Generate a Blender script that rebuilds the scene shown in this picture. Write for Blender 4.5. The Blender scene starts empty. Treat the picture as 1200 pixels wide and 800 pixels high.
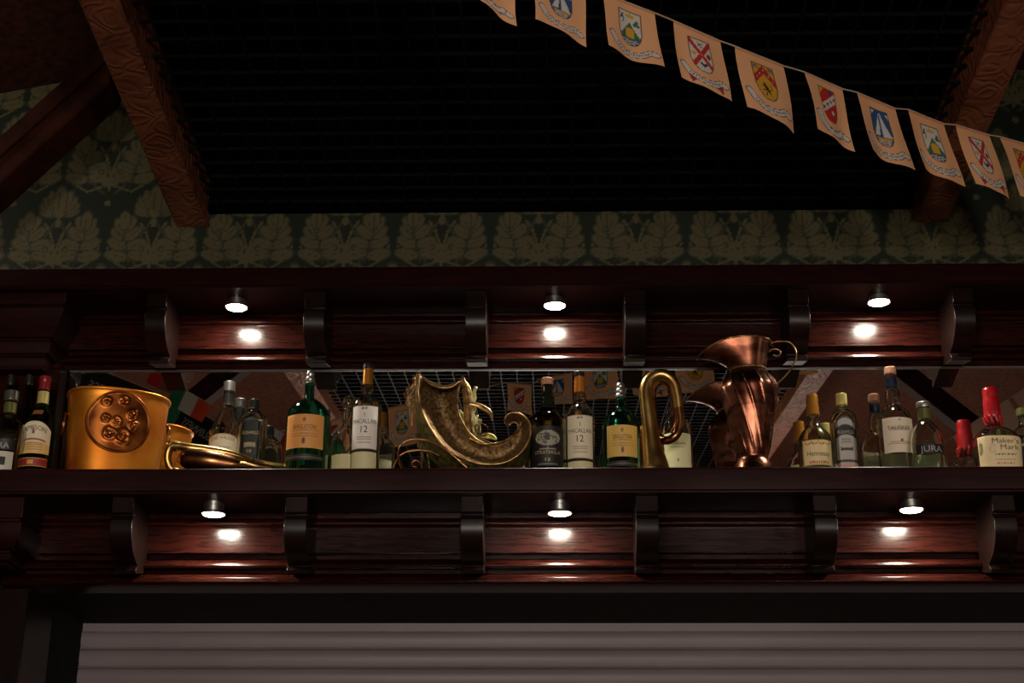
import bpy, bmesh, math, random
import numpy as np
from mathutils import Matrix, Vector
random.seed(4)
PI = math.pi
C = bpy.context.scene.collection
F = 1804.0
TH, PSI, ROLL = math.radians(20.8), math.radians(1.5), math.radians(0.25)
CAMZ = 1.6
ROT = Matrix.Rotation(PSI, 3, 'Z') @ Matrix.Rotation(PI/2+TH, 3, 'X') @ Matrix.Rotation(ROLL, 3, 'Z')

def W(px, py, Y):
    """where the sight line measured in the photograph meets the plane y = Y"""
    d = ROT @ Vector(((px-600)/F, -(py-400)/F, -1))
    t = Y/d.y
    return Vector((d.x*t, Y, CAMZ+d.z*t))
def WM(px, py, Y):
    """same, for things known only through the mirror"""
    p = W(px, py, 2*MIRY-Y); p.y = Y
    return p
def ZC(p):
    return -(ROT.transposed() @ Vector((p[0], p[1], p[2]-CAMZ))).z
def mpp(p): return ZC(p)/F

MIRY = 3.565
# ------------------------------------------------------------------ helpers
def tag(o, label=None, cat=None, group=None, kind=None):
    if label: o['label'] = label
    if cat: o['category'] = cat
    if group: o['group'] = group
    if kind: o['kind'] = kind
    return o
def empty(name, loc, label, cat, group=None, rz=0):
    o = bpy.data.objects.new(name, None); C.objects.link(o)
    o.location = loc; o.rotation_euler = (0, 0, rz); o.empty_display_size = .05
    return tag(o, label, cat, group)
def link(name, me, mat=None, parent=None, smooth=False, bevel=None):
    o = bpy.data.objects.new(name, me); C.objects.link(o)
    if mat is not None:
        for m in (mat if isinstance(mat, (list, tuple)) else [mat]): me.materials.append(m)
    if parent is not None: o.parent = parent
    if smooth:
        for p in me.polygons: p.use_smooth = True
        if smooth != True:
            try: me.set_sharp_from_angle(angle=math.radians(smooth))
            except Exception: pass
    if bevel:
        b = o.modifiers.new('bevel', 'BEVEL'); b.width = bevel; b.segments = 3; b.limit_method = 'ANGLE'; b.angle_limit = math.radians(35)
        b.harden_normals = False
        for p in me.polygons: p.use_smooth = True
        try: me.set_sharp_from_angle(angle=math.radians(30))
        except Exception: pass
    return o
class MB:
    def __init__(s): s.v = []; s.f = []
    def add(s, vs, fs):
        n = len(s.v); s.v += [tuple(p) for p in vs]; s.f += [tuple(i+n for i in f) for f in fs]; return s
    def box(s, a, b):
        x0, y0, z0 = a; x1, y1, z1 = b
        return s.add([(x0,y0,z0),(x1,y0,z0),(x1,y1,z0),(x0,y1,z0),(x0,y0,z1),(x1,y0,z1),(x1,y1,z1),(x0,y1,z1)],
                     [(0,3,2,1),(4,5,6,7),(0,1,5,4),(1,2,6,5),(2,3,7,6),(3,0,4,7)])
    def extx(s, poly, x0, x1):
        n = len(poly)
        vs = [(x0, y, z) for y, z in poly]+[(x1, y, z) for y, z in poly]
        fs = [tuple(range(n)), tuple(range(2*n-1, n-1, -1))]+[(i, i+n, (i+1) % n+n, (i+1) % n) for i in range(n)]
        return s.add(vs, fs)
    def exty(s, poly, y0, y1):
        n = len(poly)
        vs = [(x, y0, z) for x, z in poly]+[(x, y1, z) for x, z in poly]
        fs = [tuple(range(n)), tuple(range(2*n-1, n-1, -1))]+[(i, i+n, (i+1) % n+n, (i+1) % n) for i in range(n)]
        return s.add(vs, fs)
    def prism(s, a, b):
        n = len(a)
        fs = [tuple(range(n)), tuple(range(2*n-1, n-1, -1))]+[(i, i+n, (i+1) % n+n, (i+1) % n) for i in range(n)]
        return s.add(list(a)+list(b), fs)
    def lathe(s, prof, n=40, o=(0,0,0), fn=None, close=False):
        vs = []; fs = []
        fn = fn or (lambda r, t, z: (r*math.sin(t), -r*math.cos(t), z))
        for r, z in prof:
            for k in range(n):
                p = fn(r, 2*PI*k/n, z); vs.append((p[0]+o[0], p[1]+o[1], p[2]+o[2]))
        m = len(prof)
        for j in range(m-1 if not close else m):
            for k in range(n):
                fs.append((j*n+k, j*n+(k+1) % n, ((j+1) % m)*n+(k+1) % n, ((j+1) % m)*n+k))
        if not close:
            fs.append(tuple(range(n-1, -1, -1))); fs.append(tuple((m-1)*n+k for k in range(n)))
        return s.add(vs, fs)
    def tube(s, pts, rad, n=12, closed=False, caps=True):
        P = [Vector(p) for p in pts]; m = len(P)
        R = rad if isinstance(rad, (list, tuple)) else [rad]*m
        T = []
        for i in range(m):
            a = P[(i-1) % m] if closed or i > 0 else P[0]
            b = P[(i+1) % m] if closed or i < m-1 else P[-1]
            T.append((b-a).normalized())
        up = Vector((0, 0, 1)) if abs(T[0].z) < .9 else Vector((0, 1, 0))
        N = (up - T[0]*up.dot(T[0])).normalized()
        vs = []
        for i in range(m):
            N = (N - T[i]*N.dot(T[i])).normalized(); B = T[i].cross(N)
            for k in range(n):
                a = 2*PI*k/n
                vs.append(P[i]+(N*math.cos(a)+B*math.sin(a))*R[i])
        fs = []
        for i in range(m if closed else m-1):
            for k in range(n):
                fs.append((i*n+k, i*n+(k+1) % n, ((i+1) % m)*n+(k+1) % n, ((i+1) % m)*n+k))
        if caps and not closed:
            fs.append(tuple(range(n-1, -1, -1))); fs.append(tuple((m-1)*n+k for k in range(n)))
        return s.add(vs, fs)
    def mesh(s, name='m'):
        me = bpy.data.meshes.new(name); me.from_pydata(s.v, [], s.f); me.validate()
        bm = bmesh.new(); bm.from_mesh(me); bmesh.ops.recalc_face_normals(bm, faces=bm.faces); bm.to_mesh(me); bm.free()
        return me
    def build(s, name, mat, parent=None, smooth=False, bevel=None):
        return link(name, s.mesh(name), mat, parent, smooth, bevel)
def spline(pts, n=8, closed=False):
    """Catmull-Rom through tuples"""
    P = [tuple(p) for p in pts]; m = len(P); out = []
    rng = range(m if closed else m-1)
    for i in rng:
        p1 = P[i]; p2 = P[(i+1) % m]
        p0 = P[(i-1) % m] if closed or i > 0 else tuple(2*a-b for a, b in zip(p1, p2))
        p3 = P[(i+2) % m] if closed or i < m-2 else tuple(2*b-a for a, b in zip(p1, p2))
        for k in range(n):
            t = k/n
            out.append(tuple(.5*((2*b)+(-a+c)*t+(2*a-5*b+4*c-d)*t*t+(-a+3*b-3*c+d)*t**3) for a, b, c, d in zip(p0, p1, p2, p3)))
    if not closed: out.append(P[-1])
    return out
def interp(x, xs, ys):
    return float(np.interp(x, xs, ys))

# ------------------------------------------------------------------ materials
def srgb(r, g, b):
    f = lambda c: (c/255/12.92) if c/255 <= .04045 else ((c/255+.055)/1.055)**2.4
    return (f(r), f(g), f(b), 1)
def mat(name, col, rough=.5, metal=0, **k):
    m = bpy.data.materials.new(name); m.use_nodes = True
    nt = m.node_tree; b = nt.nodes['Principled BSDF']
    b.inputs['Base Color'].default_value = col
    b.inputs['Roughness'].default_value = rough; b.inputs['Metallic'].default_value = metal
    for kk, v in k.items():
        b.inputs[kk.replace('_', ' ')].default_value = v
    return m
def nodes(m): return m.node_tree, m.node_tree.nodes['Principled BSDF']
def noise_col(m, c1, c2, scale=(1, 1, 1), nscale=20, detail=4, rough_amp=0, bump=0, dist=0, p0=.35, p1=.65, dist_m=.002):
    nt, b = nodes(m); N = nt.nodes; L = nt.links
    tc = N.new('ShaderNodeTexCoord'); mp = N.new('ShaderNodeMapping'); mp.inputs['Scale'].default_value = scale
    nz = N.new('ShaderNodeTexNoise'); nz.inputs['Scale'].default_value = nscale; nz.inputs['Detail'].default_value = detail
    nz.inputs['Distortion'].default_value = dist
    cr = N.new('ShaderNodeValToRGB'); cr.color_ramp.elements[0].position = p0; cr.color_ramp.elements[1].position = p1
    cr.color_ramp.elements[0].color = c1; cr.color_ramp.elements[1].color = c2
    L.new(tc.outputs['Object'], mp.inputs[0]); L.new(mp.outputs[0], nz.inputs[0]); L.new(nz.outputs[0], cr.inputs[0]); L.new(cr.outputs[0], b.inputs['Base Color'])
    if bump:
        bp = N.new('ShaderNodeBump'); bp.inputs['Strength'].default_value = bump; bp.inputs['Distance'].default_value = dist_m
        L.new(nz.outputs[0], bp.inputs['Height']); L.new(bp.outputs[0], b.inputs['Normal'])
    if rough_amp:
        mr = N.new('ShaderNodeMapRange'); r0 = b.inputs['Roughness'].default_value
        mr.inputs['To Min'].default_value = max(0, r0-rough_amp); mr.inputs['To Max'].default_value = r0+rough_amp
        L.new(nz.outputs[0], mr.inputs[0]); L.new(mr.outputs[0], b.inputs['Roughness'])
    return m
M = {}
M['wood'] = noise_col(mat('mahogany', srgb(72, 24, 14), .21, Specular_IOR_Level=.24), srgb(24, 7, 5), srgb(46, 15, 10), (1.2, 14, 14), 14, 6, .05, .06, .6)
M['woodplain'] = noise_col(mat('mahogany_board', srgb(72, 24, 14), .38, Specular_IOR_Level=.15), srgb(28, 7, 7), srgb(40, 10, 9), (1.2, 12, 12), 9, 5, .05, .03, .4)
M['corbel'] = noise_col(mat('mahogany_corbel', srgb(60, 22, 14), .32, Specular_IOR_Level=.25), srgb(20, 9, 7), srgb(30, 13, 10), (10, 10, 1.5), 9, 5, .05, .02, .4)
M['darkwood'] = noise_col(mat('dark_rafter', srgb(70, 30, 16), .75, Specular_IOR_Level=.12), srgb(38, 17, 11), srgb(62, 28, 17), (2, 2, 2), 7, 5, .05, .1, .6)
M['panel'] = noise_col(mat('brown_ceiling_panel', srgb(110, 60, 38), .8, Specular_IOR_Level=.1), srgb(50, 28, 19), srgb(76, 42, 28), (1, 1, 1), 45, 5, 0, .3)
M['black'] = mat('matt_black', srgb(4, 4, 4), .9, Specular_IOR_Level=.03)
M['grid'] = mat('black_grid', srgb(9, 10, 9), .6, Specular_IOR_Level=.15)
M['mirror'] = mat('mirror', (.86, .88, .87, 1), .012, 1)
M['chrome'] = mat('chrome', (.75, .75, .72, 1), .3, 1)
M['silver'] = mat('silver_foil', (.45, .45, .43, 1), .35, .95)
M['trim'] = mat('grey_trim', (.2, .2, .2, 1), .4, 1)
M['plaster'] = noise_col(mat('plaster', srgb(80, 60, 45), .8), srgb(70, 50, 38), srgb(88, 64, 48))
M['floor'] = noise_col(mat('floor_boards', srgb(80, 50, 30), .5), srgb(60, 36, 22), srgb(96, 60, 36), (10, 1, 1), 5)
M['opening'] = noise_col(mat('dark_green_paint', srgb(40, 42, 34), .7, Specular_IOR_Level=.1), srgb(26, 29, 22), srgb(36, 38, 29))
M['cord'] = mat('cord', srgb(190, 170, 150), .8)
M['shutter'] = noise_col(mat('shutter_paint', srgb(186, 172, 172), .42), srgb(146, 136, 140), srgb(162, 150, 154), (.6, 1, 2), 3, 3, .05)
# glass
def glass(name, col, rough=.015):
    m = mat(name, col, rough, 0, IOR=1.47); nodes(m)[1].inputs['Transmission Weight'].default_value = 1
    return m
M['clear'] = glass('clear_glass', (.93, .96, .88, 1))
M['green'] = glass('green_glass', (.14, .70, .42, 1))
M['bgreen'] = glass('blue_green_glass', (.20, .72, .54, 1))
M['dark'] = glass('dark_glass', (.30, .32, .10, 1))
M['vdark'] = mat('black_bottle_glass', (.01, .012, .008, 1), .06)
M['cork'] = noise_col(mat('cork', srgb(190, 130, 100), .8), srgb(160, 104, 80), srgb(205, 150, 118), (1, 1, 1), 300)
M['red_foil'] = mat('red_foil', srgb(140, 30, 36), .35, .3)
M['wax'] = mat('red_wax', srgb(160, 12, 22), .28, 0, Coat_Weight=.6, Coat_Roughness=.1)
M['gold_foil'] = mat('gold_foil', srgb(190, 128, 48), .32, .7)
M['orange_foil'] = mat('orange_foil', srgb(196, 116, 40), .38, .45)
M['dark_foil'] = mat('dark_foil', srgb(42, 40, 34), .35, .4)
M['blue_foil'] = mat('blue_foil', srgb(28, 34, 58), .35, .3)
M['yellow_cap'] = mat('yellow_cap', srgb(196, 182, 106), .35, .3)
M['olive_cap'] = mat('olive_cap', srgb(96, 96, 44), .35, .3)
M['grey_cap'] = mat('grey_cap', srgb(96, 96, 86), .3, .6)
M['ink'] = mat('black_ink', srgb(36, 30, 26), .6)
M['ink_brown'] = mat('brown_ink', srgb(92, 56, 32), .6)
M['ink_gold'] = mat('gold_ink', srgb(186, 168, 120), .45, .3)
M['ink_white'] = mat('white_ink', srgb(160, 158, 150), .5)
M['ink_red'] = mat('red_ink', srgb(170, 40, 30), .5)
M['copper_rough'] = noise_col(mat('aged_bronze', srgb(120, 86, 56), .5, .75), srgb(58, 40, 26), srgb(176, 142, 92), (1, 1, 1), 130, 7, .12, .8, 0, .3, .75, .004)
M['bronze_edge'] = noise_col(mat('bronze_edge', srgb(170, 128, 84), .32, .9), srgb(120, 84, 52), srgb(186, 148, 100), (1, 1, 1), 60, 4, .1, .1)
M['olive_gilt'] = noise_col(mat('olive_gilt', srgb(130, 122, 60), .4, .8), srgb(74, 66, 30), srgb(168, 158, 88), (1, 1, 1), 90, 6, .1, .6, 0, .3, .7, .003)
M['gilt_leaf'] = noise_col(mat('gilt_leaf', srgb(180, 168, 112), .38, .7), srgb(120, 106, 58), srgb(206, 194, 138), (1, 1, 1), 50, 4, .1, .2)
M['brass'] = noise_col(mat('aged_brass', srgb(176, 128, 58), .3, 1), srgb(176, 136, 74), srgb(206, 170, 104), (1, 1, 1), 14, 3, .05, 0)
M['brown_brass'] = noise_col(mat('brown_brass', srgb(126, 74, 40), .27, 1), srgb(120, 76, 48), srgb(160, 108, 70), (1, 1, 1), 14, 3, .06, 0)
M['copper'] = noise_col(mat('polished_copper', srgb(150, 84, 58), .28, 1), srgb(98, 56, 42), srgb(150, 96, 74), (1, 1, 3), 14, 5, .1, .05)
M['bucket'] = noise_col(mat('copper_brass_bucket', srgb(210, 124, 42), .42, .8), srgb(196, 104, 22), srgb(224, 144, 44), (1, 1, 1), 10, 4, .06, .05)
M['bucket_dark'] = noise_col(mat('bucket_medallion', srgb(150, 80, 30), .36, .9), srgb(120, 60, 22), srgb(168, 96, 40), (1, 1, 1), 30, 5, .08, .2)
def vcol_mat(name, rough=.6, sheen=0, trans=0, bump=0):
    m = mat(name, (1, 1, 1, 1), rough); nt, b = nodes(m)
    a = nt.nodes.new('ShaderNodeAttribute'); a.attribute_name = 'paint'
    nt.links.new(a.outputs['Color'], b.inputs['Base Color'])
    if bump:
        tc = nt.nodes.new('ShaderNodeTexCoord')
        nz = nt.nodes.new('ShaderNodeTexNoise'); nz.inputs['Scale'].default_value = 900
        nt.links.new(tc.outputs['Object'], nz.inputs[0])
        bp = nt.nodes.new('ShaderNodeBump'); bp.inputs['Strength'].default_value = bump; bp.inputs['Distance'].default_value = .0005
        nt.links.new(nz.outputs[0], bp.inputs['Height']); nt.links.new(bp.outputs[0], b.inputs['Normal'])
    if trans:
        t = nt.nodes.new('ShaderNodeBsdfTranslucent'); mx = nt.nodes.new('ShaderNodeMixShader'); mx.inputs[0].default_value = trans
        nt.links.new(a.outputs['Color'], t.inputs[0])
        nt.links.new(b.outputs[0], mx.inputs[1]); nt.links.new(t.outputs[0], mx.inputs[2])
        nt.links.new(mx.outputs[0], nt.nodes['Material Output'].inputs[0])
    return m
M['paper'] = vcol_mat('printed_paper', .5)
M['cloth'] = vcol_mat('printed_cloth', .85, trans=.08, bump=.3)
M['wallpaper'] = vcol_mat('damask_wallpaper', .6, bump=.3)
# embossed beam
m = noise_col(mat('embossed_beam', srgb(140, 70, 40), .5, 0, Coat_Weight=.1), srgb(112, 64, 44), srgb(138, 84, 59), (1, 1, 1), 12, 5)
nt, b = nodes(m); N = nt.nodes; L = nt.links
tc = N.new('ShaderNodeTexCoord'); nz = N.new('ShaderNodeTexNoise'); nz.inputs['Scale'].default_value = 14; nz.inputs['Detail'].default_value = .5
vm = N.new('ShaderNodeVectorMath'); vm.operation = 'SCALE'; vm.inputs['Scale'].default_value = .09
va = N.new('ShaderNodeVectorMath'); va.operation = 'ADD'
vo = N.new('ShaderNodeTexVoronoi'); vo.inputs['Scale'].default_value = 15
si = N.new('ShaderNodeMath'); si.operation = 'MULTIPLY'; si.inputs[1].default_value = 22
s2 = N.new('ShaderNodeMath'); s2.operation = 'SINE'
bp = N.new('ShaderNodeBump'); bp.inputs['Strength'].default_value = .55; bp.inputs['Distance'].default_value = .002
L.new(tc.outputs['Object'], nz.inputs[0]); L.new(nz.outputs['Color'], vm.inputs[0]); L.new(vm.outputs[0], va.inputs[0]); L.new(tc.outputs['Object'], va.inputs[1])
L.new(va.outputs[0], vo.inputs['Vector']); L.new(vo.outputs['Distance'], si.inputs[0]); L.new(si.outputs[0], s2.inputs[0]); L.new(s2.outputs[0], bp.inputs['Height']); L.new(bp.outputs[0], b.inputs['Normal'])
m.node_tree.nodes['Principled BSDF'].inputs['Specular IOR Level'].default_value = .2
M['beam'] = m
def emis(name, col, s):
    m = mat(name, (0, 0, 0, 1), .5); b = nodes(m)[1]
    b.inputs['Emission Color'].default_value = col; b.inputs['Emission Strength'].default_value = s
    return m
M['lens'] = emis('lamp_lens', (1, .94, .76, 1), 380)

# ------------------------------------------------------------------ painting on fine grids
class Paint:
    def __init__(s, U, V, base):
        s.U = U; s.V = V; s.c = np.tile(np.array(base[:3], dtype=np.float32), (len(U), 1))
    def put(s, m, col): s.c[m] = np.array(col[:3], dtype=np.float32)
    def inpoly(s, pts):
        x, y = s.U, s.V; inside = np.zeros(len(x), bool); n = len(pts)
        for i in range(n):
            x0, y0 = pts[i]; x1, y1 = pts[(i+1) % n]
            if y0 == y1: continue
            c = ((y0 > y) != (y1 > y)) & (x < (x1-x0)*(y-y0)/(y1-y0)+x0)
            inside ^= c
        return inside
    def poly(s, pts, col, clip=None):
        m = s.inpoly(pts)
        if clip is not None: m &= clip
        s.put(m, col)
    def d_ell(s, cx, cy, a, b, ang=0):
        ca, sa = math.cos(ang), math.sin(ang); x = s.U-cx; y = s.V-cy
        return ((x*ca+y*sa)/a)**2+((-x*sa+y*ca)/b)**2
    def ell(s, cx, cy, a, b, col, ang=0, clip=None):
        m = s.d_ell(cx, cy, a, b, ang) < 1
        if clip is not None: m &= clip
        s.put(m, col)
    def line(s, pts, w, col, clip=None):
        for (x0, y0), (x1, y1) in zip(pts, pts[1:]):
            dx, dy = x1-x0, y1-y0; l = dx*dx+dy*dy+1e-12
            t = np.clip(((s.U-x0)*dx+(s.V-y0)*dy)/l, 0, 1)
            m = (s.U-x0-t*dx)**2+(s.V-y0-t*dy)**2 < (w/2)**2
            if clip is not None: m &= clip
            s.put(m, col)
def grid_mesh(name, fn, nu, nv, paint=None, base=(1, 1, 1), u0=0, u1=1):
    us = np.linspace(u0, u1, nu+1); vs = np.linspace(0, 1, nv+1)
    verts = [fn(u, v) for v in vs for u in us]
    faces = [(j*(nu+1)+i, j*(nu+1)+i+1, (j+1)*(nu+1)+i+1, (j+1)*(nu+1)+i) for j in range(nv) for i in range(nu)]
    me = bpy.data.meshes.new(name); me.from_pydata([tuple(v) for v in verts], [], faces); me.update()
    UU, VV = np.meshgrid(us, vs)
    p = Paint(UU.ravel(), VV.ravel(), base)
    if paint: paint(p)
    a = me.attributes.new('paint', 'FLOAT_COLOR', 'POINT')
    a.data.foreach_set('color', np.hstack([p.c, np.ones((len(p.c), 1), np.float32)]).ravel().astype(np.float32))
    return me

# ------------------------------------------------------------------ lettering
_txt = {}
def text_mesh(s, spacing=1.0):
    k = (s, spacing)
    if k not in _txt:
        cu = bpy.data.curves.new('t', 'FONT'); cu.body = s; cu.size = 1; cu.align_x = 'CENTER'; cu.space_character = spacing; cu.resolution_u = 3; cu.offset = 0
        o = bpy.data.objects.new('t', cu); C.objects.link(o)
        dg = bpy.context.evaluated_depsgraph_get(); dg.update()
        me = bpy.data.meshes.new_from_object(o.evaluated_get(dg))
        vs = [tuple(v.co) for v in me.vertices]; fs = [tuple(p.vertices) for p in me.polygons]
        w = (max(v[0] for v in vs)-min(v[0] for v in vs)) if vs else 1
        c = (max(v[0] for v in vs)+min(v[0] for v in vs))/2
        _txt[k] = ([(x-c, y) for x, y, z in vs], fs, w)
        bpy.data.objects.remove(o); bpy.data.curves.remove(cu); bpy.data.meshes.remove(me)
    return _txt[k]
def text_quads(mb, s, width, height, place, arc=0, spacing=1.0, x0=0, y0=0, slant=0):
    """place(x, y) puts a flat label point on its surface; width x height of the word"""
    vs, fs, w = text_mesh(s, spacing)
    sx = width/w; sy = height/.72
    mb.add([place(x0+x*sx+slant*y*sy, y0+y*sy-arc*((x*sx)/(width/2))**2) for x, y in vs], fs)

# ================================================================== BUILDING SHELL
SH_Z = W(650, 547, 3.27).z          # shelf top
WALLY = 3.72
XL, XR = -2.4, 2.4
UP_TOP = W(650, 311, 3.37).z
SLOPE = .096
def beam_z(Y): return W(225, 263, 3.7).z+SLOPE*(3.7-Y)
def side_z(X, Y): return CAMZ+2.17+.2*(1.45-abs(X))+SLOPE*(3.72-Y)
GRID_DZ = .055

def struct(name, mb, m, smooth=False, bevel=None, parent=None):
    return tag(mb.build(name, m, parent, smooth, bevel), kind='structure')

# wallpapered wall above the bar
def damask(p):
    base = srgb(15, 32, 14); light = srgb(94, 88, 58); mid = srgb(58, 62, 42); dk = srgb(24, 44, 28)
    x = p.U*WPW+WPX; z = p.V*WPH+WPZ
    a, bb = .258, .46
    x00 = W(518, 270, WALLY).x; z00 = W(518, 248, WALLY).z
    p.c[:] = np.array(base[:3])
    for half in (0, 1):
        U = (x-x00+half*a/2) % a; U = np.where(U > a/2, U-a, U)
        V = (z-z00+half*bb/2) % bb; V = np.where(V > bb*.42, V-bb, V)
        q = Paint(np.abs(U), V, base); q.c = p.c
        def lobe(cx, cy, ln, wd, ang, vein=True):
            mx = cx+math.cos(ang)*ln*.45; my = cy+math.sin(ang)*ln*.45
            d = q.d_ell(mx, my, ln*.58, wd*1.3, ang)
            q.put(d < 1.2, mid); q.put(d < .86, light)
            if vein: q.line([(cx, cy), (cx+math.cos(ang)*ln*.8, cy+math.sin(ang)*ln*.8)], .0016, mid)
        # stems
        q.line([(0, -.16), (.004, -.1), (.018, -.055), (.034, -.03)], .007, light)
        q.line([(.004, -.02), (.03, -.065), (.05, -.11), (.04, -.15), (.015, -.17)], .008, mid)
        q.line([(.02, -.15), (.06, -.165), (.1, -.14), (.118, -.1)], .006, light)
        # big side leaf
        for (cx, cy, ln, wd, an) in ((.055, -.13, .05, .013, 2.5), (.055, -.12, .045, .012, 3.3), (.062, -.1, .05, .012, 2.8), (.068, -.13, .055, .013, .2),
                                     (.072, -.1, .05, .013, .45), (.075, -.075, .045, .012, .7), (.07, -.075, .048, .012, 2.45), (.077, -.055, .045, .012, 1.05), (.075, -.05, .045, .012, 2.1), (.077, -.045, .05, .012, 1.55)):
            lobe(cx, cy, ln, wd, an)
        q.line([(.055, -.15), (.066, -.11), (.076, -.06), (.077, -.01)], .003, mid)
        # curl
        q.ell(.024, -.105, .017, .017, light); q.ell(.026, -.105, .009, .009, mid); q.ell(.028, -.106, .005, .005, light)
        q.ell(.012, -.135, .012, .016, light)
        # palmette on top
        for an, ln in ((0.15, .05), (.5, .056), (.85, .062), (1.2, .07), (1.57, .078)):
            lobe(.003, 0, ln, .0115, an)
        q.ell(0, 0, .014, .012, light)
        q.ell(.0, -.028, .008, .014, light)
        # pip between
        q.ell(a/2, .03, .009, .009, light)
        p.c = q.c
WPX, WPZ = -2.0, UP_TOP-.06
WPW, WPH = 3.75, 1.02
me = grid_mesh('wallpaper', lambda u, v: (WPX+u*WPW, WALLY-.004, WPZ+v*WPH), 900, 260, damask)
wall = struct('wall_bar', MB().box((XL, WALLY, W(650, 690, 3.44).z+.06), (XR, WALLY+.12, 4.6)), M['plaster'])
wp = tag(link('wallpaper', me, M['wallpaper'], wall), 'green and tan damask wallpaper')

# side ceilings (brown panels), centre grid ceiling with its black void, room
BLX0, BLX1 = W(205, 263, 3.7).x, W(243, 263, 3.7).x
BRX0, BRX1 = -BLX1+.055, -BLX0+.055
for side, x_in in ((-1, BLX0+.01), (1, BRX1-.01)):
    x_out = side*2.4
    y0, y1 = 3.84, -3.0
    a = [(x_in, y0, side_z(x_in, y0)), (x_out, y0, side_z(x_out, y0)), (x_out, y0, side_z(x_out, y0)+.05), (x_in, y0, side_z(x_in, y0)+.05)]
    b_ = [(x_in, y1, side_z(x_in, y1)), (x_out, y1, side_z(x_out, y1)), (x_out, y1, side_z(x_out, y1)+.05), (x_in, y1, side_z(x_in, y1)+.05)]
    struct('ceiling_left' if side < 0 else 'ceiling_right', MB().prism(a, b_), M['panel'])
    # riser board from the beam up to the side ceiling
    xr0, xr1 = (x_in, x_in+.02) if side < 0 else (x_in-.02, x_in)
    def q4(Y): return [(xr0, Y, beam_z(Y)+.10), (xr1, Y, beam_z(Y)+.10), (xr1, Y, side_z(x_in, Y)+.3), (xr0, Y, side_z(x_in, Y)+.3)]
    struct('trim_1' if side < 0 else 'trim_2', MB().prism(q4(3.715), q4(-3.0)), M['black'])
# black void over the grid
def vz(Y): return beam_z(Y)+.62
struct('ceiling', MB().prism([(BLX0+.02, 3.715, vz(3.715)), (BRX1-.02, 3.715, vz(3.715)), (BRX1-.02, 3.715, vz(3.715)+.05), (BLX0+.02, 3.715, vz(3.715)+.05)],
       [(BLX0+.02, -3, vz(-3)), (BRX1-.02, -3, vz(-3)), (BRX1-.02, -3, vz(-3)+.05), (BLX0+.02, -3, vz(-3)+.05)]), M['black'])
struct('trim_3', MB().box((BLX0+.025, WALLY-.03, W(650, 249, WALLY).z), (BRX1-.025, WALLY-.005, W(650, 249, WALLY).z+.8)), M['black'])
g = MB(); cell = .0635
nx = int((BRX0-BLX1)/cell)
for i in range(nx+1):
    x = BLX1+(BRX0-BLX1)*(i+.5)/(nx+1)
    a = lambda Y: [(x-.0022, Y, beam_z(Y)+GRID_DZ), (x+.0022, Y, beam_z(Y)+GRID_DZ), (x+.0022, Y, beam_z(Y)+GRID_DZ+.008), (x-.0022, Y, beam_z(Y)+GRID_DZ+.008)]
    g.prism(a(3.71), a(-.8))
y = 3.69
while y > -.8:
    z = beam_z(y)+GRID_DZ
    g.box((BLX1, y-.0022, z+.001), (BRX0, y+.0022, z+.009)); y -= cell
tag(g.build('grid_ceiling', M['grid']), 'black open-cell grid hung between the two embossed beams', 'ceiling grid')

# embossed beams
for nm, x0, x1, lab in (('l', BLX0, BLX1, 'embossed red-brown ceiling beam at left, clear of the pennants'), ('r', BRX0, BRX1, 'embossed red-brown ceiling beam at right, behind the pennants')):
    y0, y1 = 3.715, -1.2
    q = lambda Y: [(x0, Y, beam_z(Y)), (x1, Y, beam_z(Y)), (x1, Y, beam_z(Y)+.125), (x0, Y, beam_z(Y)+.125)]
    tag(MB().prism(q(y0), q(y1)).build('ceiling_beam', M['beam'], bevel=.004), lab, 'beam', 'embossed beams')
# rafters
def rafter(side, Yf, xin, zt, lab, th=.11, L=.95):
    sl = 1.12 if Yf > 3 else .9; up = .055 if Yf > 3 else .08
    hh_ = .07 if th > .1 else .02
    a = [(side*xin, Yf, zt-hh_), (side*(xin+L), Yf, zt-hh_-sl*L), (side*(xin+L), Yf, zt+up-sl*L), (side*xin, Yf, zt+up)]
    b_ = [(p[0], p[1]+th, p[2]) for p in a]
    r = empty('rafter', (0, 0, 0), lab, 'rafter', 'sloping rafters')
    MB().prism(a, b_).build('timber', M['darkwood'], r, bevel=.006)
    n = Vector((sl, 0, 1)).normalized()
    a2 = [(side*xin, Yf-.012, zt+.0), (side*(xin+L), Yf-.012, zt+.0-sl*L), (side*(xin+L), Yf-.012, zt+up+.005-sl*L), (side*xin, Yf-.012, zt+up+.005)]
    MB().prism(a2, [(p[0], p[1]+.014, p[2]) for p in a2]).build('cover_strip', M['darkwood'], r, bevel=.003)
z33 = W(111, 82, 3.3).z
rafter(-1, 3.3, -W(111, 82, 3.3).x-.04, z33+.03, 'dark sloping rafter at top left, over the wallpaper', L=.5)
rafter(-1, 1.7, .97, z33+.12, 'dark rafter seen in the mirror behind the pale bottle in the left part', th=.08)
rafter(1, 1.7, 1.06, z33+.12, 'dark rafter seen in the mirror above the squat bottle with a black band', th=.08)
# room shell
struct('floor', MB().box((XL, -3, -.06), (XR, 4.2, 0)), M['floor'])
struct('wall_left', MB().box((XL-.1, -3, 0), (XL, 4.2, 4.8)), M['plaster'])
struct('wall_right', MB().box((XR, -3, 0), (XR+.1, 4.2, 4.8)), M['plaster'])
struct('wall_back', MB().box((XL, -3.1, 0), (XR, -3, 4.8)), M['plaster'])

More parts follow.
